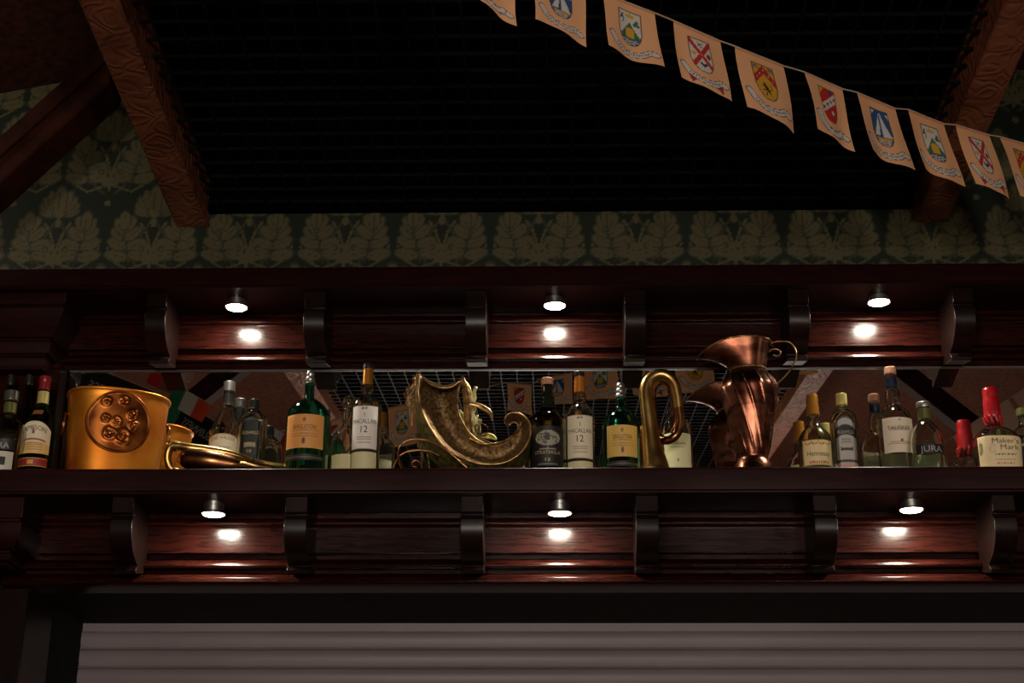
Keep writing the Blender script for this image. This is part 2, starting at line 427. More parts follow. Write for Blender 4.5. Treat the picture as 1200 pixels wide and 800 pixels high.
# ================================================================== BACK BAR
LO_SOF = W(650, 576.5, 3.27).z
UP_SOF = W(650, 334, 3.37).z
def pz(lst): return [(Y, W(650, y, Y).z) for Y, y in lst]
def rounded_board(y0, y1, z0, z1, r):
    pts = [(y1, z0), (y1, z1)]
    for k in range(6):
        a = PI/2+PI/2*k/5; pts.append((y0+r+r*math.cos(a), z1-r+r*math.sin(a)))
    pts += [(y0, z0+.006), (y0+.003, z0+.003), (y0+.003, z0)]
    return pts
PX = W(77, 352, 3.40).x            # right end of the pilaster capital
MX0 = W(75, 500, MIRY).x
bar = {}
# shelf under the bottles
shelf = empty('display_shelf', (0, 3.3, LO_SOF), 'long dark red mahogany shelf the bottles stand on, with lamps under it', 'shelf')
def at(o, part, *a, **k):
    o.parent = part; o.location = -part.location; return o
def sub(mb, name, m, root, **k):
    mb.v = [tuple(Vector(v)-root.location) for v in mb.v]
    return mb.build(name, m, root, **k)
sub(MB().extx(rounded_board(3.27, 3.60, LO_SOF, SH_Z, .007), XL+.02, XR-.02), 'shelf_board', M['woodplain'], shelf, smooth=40)
def frieze(tops, X0, X1, root, name, sof):
    sub(MB().extx(tops, X0, X1), name, M['wood'], root, smooth=30, bevel=.0012)
lo = [(3.60, LO_SOF), (3.445, LO_SOF)]+pz([(3.445, 607), (3.437, 609), (3.432, 611), (3.432, 614), (3.439, 616.5), (3.441, 618), (3.441, 647.5), (3.462, 648.5), (3.462, 655.5), (3.438, 656.5), (3.424, 659), (3.421, 662), (3.424, 665), (3.45, 666), (3.45, 672)])
zb = W(650, 672, 3.45).z
lo += [(3.60, zb)]
frieze(lo, W(32, 620, 3.44).x-.2, XR-.02, shelf, 'frieze', LO_SOF)
lo2 = pz([(3.45, 671.9), (3.428, 673), (3.42, 676), (3.418, 681), (3.422, 684), (3.43, 686)])
zo = W(650, 687, 3.43).z
lo2 = [(3.60, W(650, 671.9, 3.45).z)]+lo2+[(3.44, zo), (3.60, zo)]
frieze(lo2, W(28, 690, 3.43).x-.05, XR-.02, shelf, 'lower_bead', LO_SOF)
# corbel
cz = W(650, 577, 3.3).z
cp = [(Y-3.3, W(650, y, Y).z-cz) for Y, y in [(3.30, 577), (3.298, 595), (3.302, 597), (3.312, 598), (3.312, 600), (3.302, 601), (3.297, 604), (3.296, 611), (3.299, 620), (3.306, 629), (3.318, 638), (3.335, 646), (3.352, 652), (3.366, 656), (3.374, 658.5), (3.374, 660), (3.366, 661), (3.363, 664), (3.366, 668), (3.445, 668)]]
cp = cp+[(.145, 0)]
cme = MB().extx(cp, -.0248, .0248).mesh('corbel')
for p_ in cme.polygons: p_.use_smooth = True
cme.set_sharp_from_angle(angle=math.radians(28)); cme.materials.append(M['corbel'])
def corbels(root, xs, yref, z, cy_=3.3):
    for x in xs:
        o = bpy.data.objects.new('corbel', cme); C.objects.link(o); o.parent = root
        o.location = Vector((W(x, yref, cy_).x, cy_, z))-root.location
        b = o.modifiers.new('bevel', 'BEVEL'); b.width = .0022; b.segments = 3; b.limit_method = 'ANGLE'; b.angle_limit = math.radians(60)
corbels(shelf, [143.5, 347, 553, 758.5, 967, 1177, 1390], 600, LO_SOF)
# upper cornice
corn = empty('upper_cornice', (0, 3.4, UP_SOF), 'dark mahogany cornice with lamps and corbels above the mirror', 'cornice')
sub(MB().extx(rounded_board(3.37, 3.715, UP_SOF, UP_TOP, .004), XL+.02, XR-.02), 'crown_board', M['woodplain'], corn, smooth=40)
up = [(3.66, UP_SOF), (3.545, UP_SOF)]+pz([(3.545, 370), (3.537, 372), (3.532, 374), (3.532, 376.5), (3.539, 378.5), (3.541, 379.5), (3.541, 407), (3.562, 408), (3.562, 413.5), (3.540, 414.5), (3.528, 417), (3.526, 419.5), (3.530, 421.5), (3.554, 422.5), (3.554, 431)])
up[-1] = (3.560, up[-1][1])
up[-2] = (3.560, up[-2][1])
up += [(3.66, up[-1][1])]
frieze(up, PX-.2, XR-.02, corn, 'frieze', UP_SOF)
sub(MB().extx([(3.558, up[-2][1]+.0005), (3.558, up[-2][1]-.0012), (3.5645, up[-2][1]-.0012), (3.5645, up[-2][1]+.0005)], MX0, XR-.02), 'trim_strip', M['trim'], corn)
corbels(corn, [183, 368.5, 557.5, 744.5, 936, 1130, 1330], 360, UP_SOF, 3.4)
UPB = up[-2][1]
# mirror
tag(MB().box((MX0, MIRY, SH_Z+.001), (XR-.03, MIRY+.012, UPB-.0005)).build('mirror', M['mirror']), 'long wall mirror behind the bottles reflecting the ceiling', 'mirror')
# left pilaster with its two capitals
pil = empty('pilaster', (W(30, 600, 3.46).x-.3, 3.55, SH_Z), 'dark mahogany pilaster with stepped capital standing on the bottle shelf at left', 'pilaster')
def cap_stack(name, xr, steps, YF):
    mb = MB()
    for (o0, ya), (o1, yb_) in zip(steps, steps[1:]):
        pass
    pts = []
    lv = []
    for o, y in steps:
        lv.append((o, W(650, y, YF+o).z))
    # loft of rectangles [XL..xr-o] x [YF+o..3.6]
    n = len(lv); vs = []; fs = []
    for o, z in lv:
        vs += [(XL+.03, YF+o, z), (xr-o, YF+o, z), (xr-o, 3.66, z), (XL+.03, 3.66, z)]
    for i in range(n-1):
        for k in range(4):
            fs.append((4*i+k, 4*i+(k+1) % 4, 4*i+4+(k+1) % 4, 4*i+4+k))
    fs += [(3, 2, 1, 0), (4*n-4, 4*n-3, 4*n-2, 4*n-1)]
    return sub(mb.add(vs, fs), name, M['woodplain'], pil, smooth=30, bevel=.0012)
pil_u = pil
cap_stack('capital', PX, [(0, 334.5), (0, 351), (.002, 353), (.010, 353.5), (.010, 355), (.004, 356), (.006, 362), (.014, 372), (.026, 384), (.034, 392), (.042, 393.5), (.042, 396), (.036, 397), (.037, 404), (.042, 411), (.054, 412), (.054, 414.5), (.047, 416), (.048, 424), (.054, 430)], 3.40)
XP2 = W(28, 590, 3.30).x
pil = shelf
cap_stack('pilaster_capital', XP2, [(0, 577.5), (0, 605), (.006, 606), (.006, 609), (0, 610), (.001, 622), (.010, 634), (.022, 642), (.03, 643.5), (.03, 647), (.024, 648), (.028, 655), (.038, 658), (.04, 661)], 3.30)
sub(MB().box((XL+.03, 3.50, SH_Z+.001), (MX0-.004, 3.60, UPB-.001)), 'shaft', M['wood'], pil_u, bevel=.003)
XJ = W(35, 690, 3.44).x
sub(MB().box((XL+.03, 3.44, .0), (XJ-.09, 3.60, W(650, 663, 3.4).z)), 'pilaster_shaft', M['corbel'], pil, bevel=.003)
# opening: lintel soffit + jamb, shutter
z0 = W(650, 690, 3.44).z
struct('trim_4', MB().box((XJ-.2, 3.50, zo-.002+.001), (XR, 3.95, zo+.06)).box((XJ-.09, 3.62, 0), (XJ-.002, 3.95, zo)), M['opening'], bevel=.002)
struct('trim_5', MB().box((XJ-.09, 3.435, 0), (XJ, 3.62, zo-.0005)), M['corbel'], bevel=.003)
SX0 = W(95, 735, 3.87).x
zs = W(650, 731, 3.87).z
prof = [(3.872, zs+.02), (3.872, zs-.018)]
z = zs-.018
first = True
while z > 1.0:
    h = .0465
    for t, d in ((.0, .006), (.03, .002), (.06, .0), (.3, -.002), (.55, -.002), (.86, .002), (.9, -.003), (.97, -.001)):
        prof.append((3.868+d, z-h*t))
    z -= h
prof += [(3.872, z), (3.90, z), (3.90, zs+.02)]
tag(MB().extx(prof, SX0-.02, XR-.02).build('roller_shutter', M['shutter'], smooth=50), 'pale mauve-grey roller shutter of wide slats below the shelf', 'shutter')
struct('wall_bar_lower', MB().box((XL, 3.96, 0), (XR, 4.1, zo+.06)), M['plaster'])

# ------------------------------------------------------------------ lamps
def puck(px, py, row):
    YL = 3.45 if row == 'u' else 3.35
    zlens_up = W(px, py, YL)
    x = zlens_up.x; top = UP_SOF if row == 'u' else LO_SOF
    zl = zlens_up.z
    names = {('u', 0): 'leftmost lamp of the upper cornice', ('u', 1): 'middle lamp of the upper cornice', ('u', 2): 'rightmost lamp of the upper cornice',
             ('l', 0): 'leftmost lamp under the bottle shelf', ('l', 1): 'middle lamp under the bottle shelf', ('l', 2): 'rightmost lamp under the bottle shelf'}
    k = 0 if px < 400 else 1 if px < 800 else 2
    r = empty('puck_lamp', (x, YL, top-.0006), 'small round chrome spotlight switched on, '+names[(row, k)], 'lamp', 'spotlights over and under the shelf')
    d = zl-top
    mb = MB().lathe([(.0225, 0), (.0225, d*.25), (.0235, d*.27), (.0235, d*.33), (.0225, d*.35), (.0225, d*.8), (.0275, d*.86), (.0285, d*1.0), (.0265, d-.0015), (.0235, d*.99), (.0235, d*.9)], 36)
    mb.build('housing', M['chrome'], r, smooth=40)
    MB().lathe([(.0234, d*.93), (.0234, d*1.0), (.021, d*1.0-.0022), (.012, d-.004), (.001, d-.0046)], 32).build('lens', M['lens'], r, smooth=True)
    L = bpy.data.lights.new('spot', 'SPOT'); L.energy = 2.2 if row == 'u' else 1.3; L.color = (1, .86, .62); L.spot_size = math.radians(125); L.spot_blend = 1.0; L.shadow_soft_size = .006
    lo_ = bpy.data.objects.new('lamp_light', L); C.objects.link(lo_); lo_.parent = r; lo_.location = (0, 0, d-.008)
for px, py in ((277, 360), (650, 358), (1030, 354)): puck(px, py, 'u')
for px, py in ((250, 602), (656, 601), (1068, 597)): puck(px, py, 'l')

# ================================================================== BOTTLES
GB = 'bottles on the display shelf'
class Bottle:
    def __init__(s, label, cx, Y, prof, gmat, sq=0, dr=1.0, wall=.0028, ybase=548, inner=True, cat='bottle'):
        p = W(cx, ybase, Y); s.root = empty('bottle', (p.x, Y, SH_Z+.0005), label, cat, GB)
        s.Y = Y; s.cx = cx; s.sq = sq; s.dr = dr
        pts = []
        for hw, y in prof:
            q = W(cx-(ybase-y)*(cx-629)/4900*-1, y, Y); q.x = p.x
            pts.append((hw*mpp(q), q.z-SH_Z))
        pts.append((pts[-1][0], .004)); pts.append((pts[-1][0]-.004, 0))
        pts = pts[::-1]
        s.prof = pts; s.rmax = max(r for r, z in pts); s.rn = pts[-1][0]*1.25
        s.zs = [z for r, z in pts]; s.rs = [r for r, z in pts]; s.top = pts[-1][1]
        sm = s.smooth([(r, z) for r, z in pts])
        pr = [(.0005, 0)]+sm
        if inner:
            inn = [(max(r-wall, .003), max(z, .009)) for r, z in sm if z > .006][::-1]
            inn[0] = (inn[0][0], s.top-.0005)
            pr = pr+[(s.rs[-1]-.001, s.top+.001)]+inn+[(.0005, .010)]
        mb = MB().lathe(pr, 48, fn=s.xs)
        s.glass = mb.build('glass', gmat, s.root, smooth=35)
    def smooth(s, pts):
        out = [pts[0], pts[1]]
        body = spline(pts[1:], 4)
        return [pts[0]]+[(max(r, .002), z) for r, z in body]
    def xs(s, r, t, z, off=0):
        w = min(max((r-s.rn)/(s.rmax*.9-s.rn+1e-6), 0), 1); w = w*w*(3-2*w)
        k = 1.0
        if s.sq:
            n = s.sq; k = 1/((abs(math.cos(t))**n+abs(math.sin(t))**n)**(1/n)); k = 1+(k-1)*w
        return ((r*k+off)*math.sin(t), -(r*k*(1+(s.dr-1)*w)+off)*math.cos(t), z)
    def z(s, y): return W(s.cx, y, s.Y-s.rmax*s.dr*.8).z-SH_Z
    def zc(s, y): return W(s.cx, y, s.Y).z-SH_Z
    def r(s, z): return float(np.interp(z, s.zs, s.rs))
    def sleeve(s, name, m, ya, yb, off=.0008, top=False, parent=None, drips=None):
        za, zb = (s.top+.001 if top else s.zc(ya)), s.zc(yb)
        n = 14; pr = [(s.r(zb)-.0004, zb)]+[(s.r(zb+(za-zb)*k/n)+off, zb+(za-zb)*k/n) for k in range(n+1)]
        if top: pr += [(s.r(za)+off-.0012, za+.0012), (.0008, za+.0014)]
        else: pr += [(s.r(za)-.0004, za)]
        return MB().lathe(pr, 36).build(name, m, parent or s.root, smooth=40)
    def place(s, zfun_off=.0012):
        def f(x, z):
            r = s.r(z)
            if s.sq and s.sq > 3: 
                t = math.atan2(x, r*s.dr) if abs(x) < r else x/r
                kk = s.xs(r, t, z, zfun_off); return (x, kk[1], z)
            return s.xs(r, x/r, z, zfun_off)
        return f
    def patch(s, name, hwpx, ya, yb, paint=None, base=(1, 1, 1, 1), off=.0006, back=False, arch=0, dx=0, m=None, parent=None, nu=40, nv=40):
        """label from pixel row ya down to yb, half width in px along the surface"""
        u = mpp(s.root.location); a = hwpx*u; za, zb = s.z(ya), max(s.z(yb), .004)
        if back: za, zb = s.zc(ya), max(s.zc(yb), .004)
        f = s.place(off)
        def fn(U, V):
            zt = za-arch*abs(U)**2.2*abs(za-zb)
            z = zb+(zt-zb)*V
            q = f(U*a+dx*u, z)
            return (-q[0], -q[1], q[2]) if back else q
        me = grid_mesh(name, fn, nu, nv, paint, base, -1, 1)
        o = link(name, me, m or M['paper'], parent or s.root, smooth=True)
        return o
    def text(s, parent, items, m, name='lettering', off=.0010):
        u = mpp(s.root.location); mb = MB(); f = s.place(off)
        for it in items:
            txt, y, wpx, hpx = it[:4]; kw = it[4] if len(it) > 4 else {}
            z = s.z(y)
            dx = kw.get('dx', 0)*u
            text_quads(mb, txt, wpx*u, hpx*u*1.05, lambda x, yy: f(x+dx, z+yy), arc=kw.get('arc', 0)*u, spacing=kw.get('sp', 1), slant=kw.get('slant', 0))
        return mb.build(name, m, parent)
def P_border(col, w=.05, inner=None):
    def g(p):
        m = (abs(p.U) > 1-w*2) | (p.V > 1-w) | (p.V < w); p.put(m, col)
    return g
CREAM = srgb(226, 212, 178); WHITE = srgb(222, 214, 204); ORANGE = srgb(216, 150, 78); BLACK = srgb(20, 19, 17)

# --- far left
b = Bottle('clear rounded bottle with black band label at the left frame edge', 3, 3.345, [(8, 460), (8, 470), (7, 471), (7, 486), (12, 491), (20, 499), (23, 509), (22, 520), (21, 534), (22, 548)], M['clear'])
b.sleeve('cap', M['grey_cap'], 0, 471, top=True)
b.sleeve('neck_label', M['olive_cap'], 473, 485)
l = b.patch('label', 19, 514.5, 527, base=BLACK); b.text(l, [('JURA', 525.5, 24, 7)], M['ink_white'])
def pp(p):
    p.put((p.V > .3) & (p.V < .72) & (abs(p.U) < .55), BLACK)
b.patch('lower_label', 18, 529, 552, pp, srgb(200, 196, 178))
for cx, lab in ((0, 'dark slim bottle behind the clear bottle at the left frame edge'), (22, 'dark slim bottle standing between clear bottle and green bottle at far left')):
    b = Bottle(lab, cx, 3.445, [(4.2, 441), (4.2, 450), (3.9, 452), (4.6, 470), (6, 484), (9, 500), (10.5, 510), (10.5, 548)], M['dark'])
    b.sleeve('cap', M['dark_foil'], 0, 452, top=True)
# Jameson
b = Bottle('green bottle with red foil neck and cream label beside the copper bucket', 41, 3.385, [(6.6, 443), (6.6, 447), (6, 448), (6.3, 474), (8, 480), (13, 488), (18, 494), (19.5, 501), (19.5, 548)], M['green'])
b.sleeve('foil', M['red_foil'], 0, 458, top=True)
b.sleeve('neck_label', M['yellow_cap'], 460, 474)
def pj(p):
    p.put(p.V < .36, srgb(226, 186, 110)); p.put((p.V > .42) & (p.V < .47) & (abs(p.U) < .75), srgb(150, 50, 34))
    p.ell(0, .66, .09, .06, srgb(150, 60, 40)); p.poly([(-.06, .66), (.06, .66), (0, .78)], srgb(150, 60, 40))
    for v in (.12, .19, .27, .33): p.put((abs(p.V-v) < .012) & (abs(p.U) < .6), srgb(170, 130, 80))
l = b.patch('label', 21, 494, 532, pj, CREAM, arch=.28)
b.text(l, [('JAMESON', 504.5, 29, 5.5, {'arc': 3.5})], M['ink'])
l = b.patch('lower_label', 20, 537, 547, lambda p: (p.put((abs(p.V-.5) > .42), srgb(190, 150, 70)), p.put((abs(p.U) < .16) & (abs(p.V-.5) < .25), srgb(214, 160, 90))), srgb(150, 34, 30))
b.patch('crest', 6, 479, 485, None, srgb(140, 80, 44), off=.0012, nu=8, nv=8)
# champagne shaped
b = Bottle('clear pear-shaped bottle with silver-capped dark neck behind the lying horn', 262, 3.50, [(6.4, 449), (6.4, 459), (5.6, 460), (6, 474), (7.5, 480), (11, 488), (15, 496), (18.4, 505), (19.3, 512), (19.5, 548)], M['clear'])
b.sleeve('cap', M['silver'], 0, 459, top=True)
b.sleeve('neck_foil', M['dark_foil'], 459.5, 476)
def pq(p):
    p.put((p.V > .08) & (p.V < .3) & (abs(p.U+.1) < .17), srgb(110, 60, 40)); p.put((abs(p.V-.5) < .012) & (abs(p.U) < .6), srgb(150, 130, 100))
    p.put((abs(p.V-.96) < .02), srgb(180, 150, 100))
l = b.patch('label', 19, 509, 540, pq, CREAM, arch=.12)
b.text(l, [('STAR WALKER', 515.5, 30, 4, {'arc': 2.2})], M['ink'])
# Bushmills black
b = Bottle('clear flat-sided bottle with tall black arched label left of large green bottle', 293, 3.46, [(6, 470), (6, 479), (6.6, 481), (10, 484), (14, 489), (15.8, 496), (15.8, 548)], M['clear'], sq=5, dr=.72)
b.sleeve('cap', M['dark_foil'], 0, 480.5, top=True)
def pb(p):
    m = (abs(p.U) < .9); p.put(~m, srgb(120, 110, 80))
    for v in (.42, .36): p.put((abs(p.V-v) < .02) & (abs(p.U) < .6), srgb(150, 138, 100))
l = b.patch('label', 12, 489, 542, pb, BLACK, arch=.16, off=.001)
b.text(l, [('BUSHMILLS', 509.5, 19, 4), ('MALT', 522, 13, 3), ('10', 531, 5, 4)], M['ink_gold'], off=.0016)
# Singleton 1
sing = [(3.0, 436), (4.2, 437.5), (4.2, 440), (3.2, 441.5), (4.8, 443), (4.8, 446.5), (3.6, 448), (5.6, 450), (5.6, 454), (5.8, 466), (9, 469), (15, 473), (21, 479), (25, 487), (25.6, 496), (25.6, 548)]
def singleton(label, cx, Y, prof, ys, hw, lcol, dx=0):
    b = Bottle(label, cx, Y, prof, M['bgreen'])
    b.sleeve('stopper', M['silver'], 0, ys[0], top=True)
    def ps(p):
        p.ell(0, .84, .07, .07, srgb(150, 90, 50)); p.ell(0, .22, .075, .1, srgb(96, 50, 34))
        for v in (.43, .36, .53): p.put((abs(p.V-v) < .012) & (abs(p.U) < .7) & (np.sin(p.U*60) > -.6), srgb(140, 92, 50))
    l = b.patch('label', hw, ys[1], ys[2], ps, lcol, dx=dx)
    b.text(l, [('SINGLETON', ys[1]+(ys[2]-ys[1])*.43, hw*1.12, 5, {'dx': dx})], M['ink'])
    b.patch('lower_label', hw+1, ys[3], ys[4], lambda p: p.put((abs(p.V-.5) < .1), srgb(110, 90, 60)), srgb(34, 30, 30), dx=dx)
    return b
b = singleton('large green bottle with orange label, right of the flat black-label bottle', 358, 3.42, sing, (450, 486.5, 526, 533, 540), 25, ORANGE)
# squat clear bottle behind Macallan
b = Bottle('clear bulb-necked bottle half hidden behind the tall white-label bottle', 406, 3.48, [(7, 466), (7, 475), (5.6, 477), (7.5, 484), (8.2, 490), (7, 497), (9, 502), (15, 508), (19, 516), (20, 524), (20, 548)], M['clear'])
b.sleeve('lip_ring', M['clear'], 467, 474, off=.001)
b.patch('label', 18, 533, 552, None, srgb(206, 190, 140))
b.patch('back_label', 19, 528, 552, None, srgb(196, 200, 130), back=True)
# Macallan
def mac(label, cx, Y, top, lab, wcol, foil, lw=17, cut=0):
    t = top
    b = Bottle(label, cx, Y, [(5.6, t), (5.9, t+1), (5.9, t+4.5), (5.4, t+5.5), (5.9, t+24), (7.6, t+25.5), (7.4, t+31), (7, t+35), (9, t+38), (14, t+42), (17, t+48), (17.4, t+54), (17.4, t+80), (17.2, 548)], M['clear'])
    b.sleeve('cap', M['dark_foil'], 0, t+5, top=True)
    b.sleeve('foil', M[foil], t+5.3, t+23.5, off=.0006)
    def pm(p):
        p.ell(-.12, .93, .10, .022, srgb(90, 80, 70)); p.ell(.1, .935, .10, .018, srgb(120, 110, 100)); p.ell(0, .80, .03, .03, srgb(120, 80, 60)); p.ell(0, .76, .07, .012, srgb(150, 120, 90))
        for v in (.15, .11, .31, .27, .22): p.put((abs(p.V-v) < .007) & (abs(p.U) < .55), srgb(170, 150, 130))
        p.put((p.V < .018), srgb(70, 50, 36)); p.put((p.V > .985), srgb(120, 90, 60))
    y0, y1 = lab
    l = b.patch('label', lw, y0, y1, pm, wcol)
    b.text(l, [('MACALLAN', y0+(y1-y0)*.41, 29, 5.2), ('12', y0+(y1-y0)*.62, 8, 8)], M['ink'])
    b.patch('strip_label', lw, y1+3, 552, None, srgb(206, 196, 150))
    b.patch('back_label', 17, y0+20, 552, None, srgb(190, 182, 140), back=True)
    return b
mac('tall clear bottle with white label and gold neck foil, left of the sculpted horn', 427, 3.40, 428, (476, 527), WHITE, 'gold_foil')
# Strathisla
b = Bottle('squat black-green bottle with pink cork between the sculpted horn and a cream-label bottle', 642, 3.40, [(6.6, 445), (6.6, 451), (6, 452), (6.3, 462), (8, 466), (8, 474), (9.5, 482), (12, 485), (17, 487), (20.5, 492), (21.8, 500), (21.8, 548)], M['dark'])
b.sleeve('cork', M['cork'], 0, 451.5, top=True)
b.sleeve('neck_foil', M['vdark'], 454, 480)
def pst(p):
    rng = np.random.RandomState(3)
    p.ell(0, .70, .72, .19, srgb(150, 146, 128))
    for i in range(40):
        a_, r_ = rng.rand()*6.28, rng.rand()**.5
        p.ell(.62*r_*math.cos(a_), .70+.16*r_*math.sin(a_), .05, .02, srgb(60, 56, 48))
    p.poly([(-.12, .64), (-.12, .78), (-.06, .84), (0, .78), (.06, .86), (.12, .78), (.14, .64)], srgb(50, 46, 40))
    p.poly([(-.05, .5), (.05, .5), (0, .44)], srgb(150, 146, 128))
    p.put((abs(p.V-.42) < .012) & (abs(p.U) < .5), srgb(150, 146, 128)); p.put((abs(p.V-.26) < .01) & (abs(p.U) < .8), srgb(120, 116, 100))
    p.put((abs(p.V-.05) < .012) & (abs(p.U) < .6), srgb(120, 116, 100))
l = b.patch('label', 21, 500, 547, pst, BLACK)
b.text(l, [('STRATHISLA', 533, 31, 4.2), ('12', 541, 6, 3.2)], M['ink_gold'])
mac('cream-label bottle with orange and gold neck foil, right of the black-green bottle', 680, 3.42, 437, (487, 538), srgb(218, 206, 176), 'orange_foil')
s2 = [(3.4, 450), (4.4, 451), (4.6, 454), (3.6, 455.5), (5.0, 457), (5.2, 460), (4, 461.5), (5.9, 463), (5.9, 467), (6.2, 474), (8, 479), (13, 484), (19, 490), (22, 498), (22.4, 505), (22.4, 548)]
singleton('green bottle with gold label tucked behind the upright bugle', 729, 3.42, s2, (466, 499, 536, 541, 547), 20, srgb(206, 168, 84))
# pale label behind bugle
b = Bottle('clear bottle with pale cream label behind the upright bugle', 794, 3.48, [(4.6, 453), (4.8, 465), (6.2, 466), (6.2, 480), (8, 486), (12, 492), (16, 498), (18, 506), (18.3, 512), (18.3, 548)], M['clear'])
b.patch('label', 18, 508, 552, lambda p: (p.put((abs(p.V-.72) < .03) & (abs(p.U) < .55), srgb(170, 160, 110)), p.put((abs(p.V-.62) < .015) & (abs(p.U) < .45), srgb(180, 170, 120)), p.put((abs(p.V-.28) < .04) & (abs(p.U) < .05), srgb(120, 90, 60))), srgb(220, 216, 164))
# Hennessy
b = Bottle('clear round-shouldered bottle with cream label and ochre neck foil right of the copper jug', 957, 3.46, [(6.2, 464), (6.4, 466), (6.6, 474), (7.2, 487), (6.4, 488), (7.2, 497), (10, 502), (15, 507), (18.8, 514), (20, 522), (20, 548)], M['clear'])
b.sleeve('foil', M['gold_foil'], 0, 487, top=True)
def ph(p):
    P_border(srgb(190, 160, 90), .03)(p)
    for k in range(-6, 7): p.ell(k*.13, .86+.02*math.cos(k*2), .05, .05, srgb(160, 110, 60))
    for k in range(-4, 5): p.ell(k*.13, .12, .05, .06, srgb(170, 100, 50))
l = b.patch('label', 19.5, 516, 546, ph, srgb(224, 200, 148))
b.text(l, [('Hennessy', 535, 27, 6)], M['ink'])
b.patch('back_label', 16, 520, 552, None, srgb(200, 190, 110), back=True)
# Bushmills cream
b = Bottle('flat-sided clear bottle with yellow cap and silver-grey black-banded label', 992, 3.45, [(6, 463), (6.3, 475), (5.2, 476), (5.6, 479), (9, 482), (12.5, 486), (15, 493), (15.2, 500), (15.2, 548)], M['clear'], sq=5, dr=.72)
b.sleeve('cap', M['yellow_cap'], 0, 475.5, top=True)
def pbc(p):
    P_border(srgb(30, 28, 26), .035)(p)
    p.put((p.V > .63) & (p.V < .84), srgb(24, 22, 20)); p.ell(0, .735, 1.0, .02, srgb(24, 22, 20))
    d = abs(p.V-(.36+.05*p.U**2)); p.put((d < .03) & (abs(p.U) < .6), srgb(40, 36, 34))
    p.put(p.V < .1, srgb(200, 150, 140)); p.put(abs(p.V-.13) < .03, srgb(50, 44, 40))
    for v in (.55, .49): p.put((abs(p.V-v) < .012) & (abs(p.U) < .5), srgb(120, 116, 110))
l = b.patch('label', 12.4, 488, 549, pbc, srgb(176, 170, 160), arch=.14, off=.001)
b.text(l, [('BUSHMILLS', 509, 19, 4.2)], M['ink_white'], off=.0018)
# Talisker
b = Bottle('tallest clear bottle at right, pink stopper and blue neck foil over a pale label', 1053, 3.465, [(6.4, 432), (6.6, 439), (6, 440), (6.2, 453), (6.2, 455), (8.2, 459), (9, 465), (8.4, 471), (7.6, 475), (10, 478.5), (15, 482), (19.5, 488), (21.4, 496), (21.5, 505), (21.5, 548)], M['clear'])
b.sleeve('stopper', M['cork'], 0, 439.5, top=True)
b.sleeve('neck_foil', M['blue_foil'], 444.5, 453.5)
def pt(p):
    p.ell(.05, .93, .06, .03, srgb(120, 110, 100))
    for v in (.70, .64, .3, .26): p.put((abs(p.V-v) < .012) & (abs(p.U) < .6), srgb(150, 130, 110))
    p.put((abs(p.V-.36) < .04) & (abs(p.U-.1) < .09), srgb(110, 70, 50)); p.put((abs(p.V-.25) < .012) & (abs(p.U) < .8), srgb(190, 120, 90))
l = b.patch('label', 20, 490, 531, pt, srgb(216, 200, 176))
b.text(l, [('TALISKER', 504.5, 28, 5)], M['ink_brown'])
b.patch('back_label', 19, 526, 552, None, srgb(214, 206, 180), back=True)
# Jura squat
b = Bottle('squat clear bottle with a black band label, just right of the tallest bottle', 1089, 3.395, [(7.8, 473), (8.2, 475), (8.2, 478), (7.4, 480), (7.2, 492), (9, 496), (13, 501), (17, 508), (19, 518), (19.6, 530), (20.5, 548)], M['clear'])
b.sleeve('stopper', M['silver'], 0, 478.5, top=True)
b.sleeve('neck_label', M['olive_cap'], 480, 493)
l = b.patch('label', 18.5, 520.5, 532, None, BLACK); b.text(l, [('JURA', 530, 26, 7.5)], M['ink_white'])
b.patch('back_label', 19, 528, 552, None, srgb(176, 190, 140), back=True)
# Maker's
b = Bottle('broad clear bottle with dripping red wax neck and cream label at right edge', 1170, 3.44, [(7.4, 456), (8.2, 457.5), (8.2, 466), (7.6, 467), (8.8, 470), (9.4, 486), (8.6, 498), (12, 502), (18, 506), (23.5, 512), (26.6, 519), (26.8, 528), (25.8, 548)], M['clear'], sq=3, dr=.95)
b.sleeve('wax_seal', M['wax'], 0, 491, off=.0014, top=True)
mb = MB()
rnd = random.Random(5)
for k in range(11):
    t = 2*PI*k/11; ln = .008+.014*rnd.random(); z1 = b.zc(491)+.004; pts = []; rr = []
    for i in range(7):
        zz = z1-ln*i/6; rad = b.r(zz)+.0008; pts.append((rad*math.sin(t+.05*i), -rad*math.cos(t+.05*i), zz)); rr.append(.0050*(1-.07*i) if i < 5 else (.0040 if i == 5 else .002))
    mb.tube(pts, rr, 10)
mb.build('wax_drips', M['wax'], b.root, smooth=True)
def pmm(p):
    n = p.V; e = .985+.012*np.sin(p.U*23); p.put(n > e, srgb(200, 170, 120))
    p.ell(-.86, .62, .08, .2, srgb(90, 96, 70)); p.ell(-.86, .62, .05, .13, srgb(150, 150, 110))
    p.ell(-.38, .60, .13, .15, srgb(196, 170, 128)); p.ell(-.38, .60, .10, .115, srgb(222, 200, 156))
    p.put((abs(p.V-.41) < .02) & (abs(p.U-.12) < .42) & (np.sin(p.U*80) > -.5), srgb(110, 84, 60))
    p.put((abs(p.V-.26) < .012) & (abs(p.U-.1) < .4), srgb(180, 140, 100)); p.put((abs(p.V-.14) < .025) & (abs(p.U-.08) < .36) & (np.sin(p.U*50) > -.3), srgb(200, 110, 70))
l = b.patch('label', 27.5, 511.5, 549, pmm, srgb(230, 206, 160), off=.0008)
b.text(l, [("Maker's", 520.5, 30, 6, {'dx': 4}), ('Mark', 528, 21, 6, {'dx': 8})], M['ink'], off=.0014)
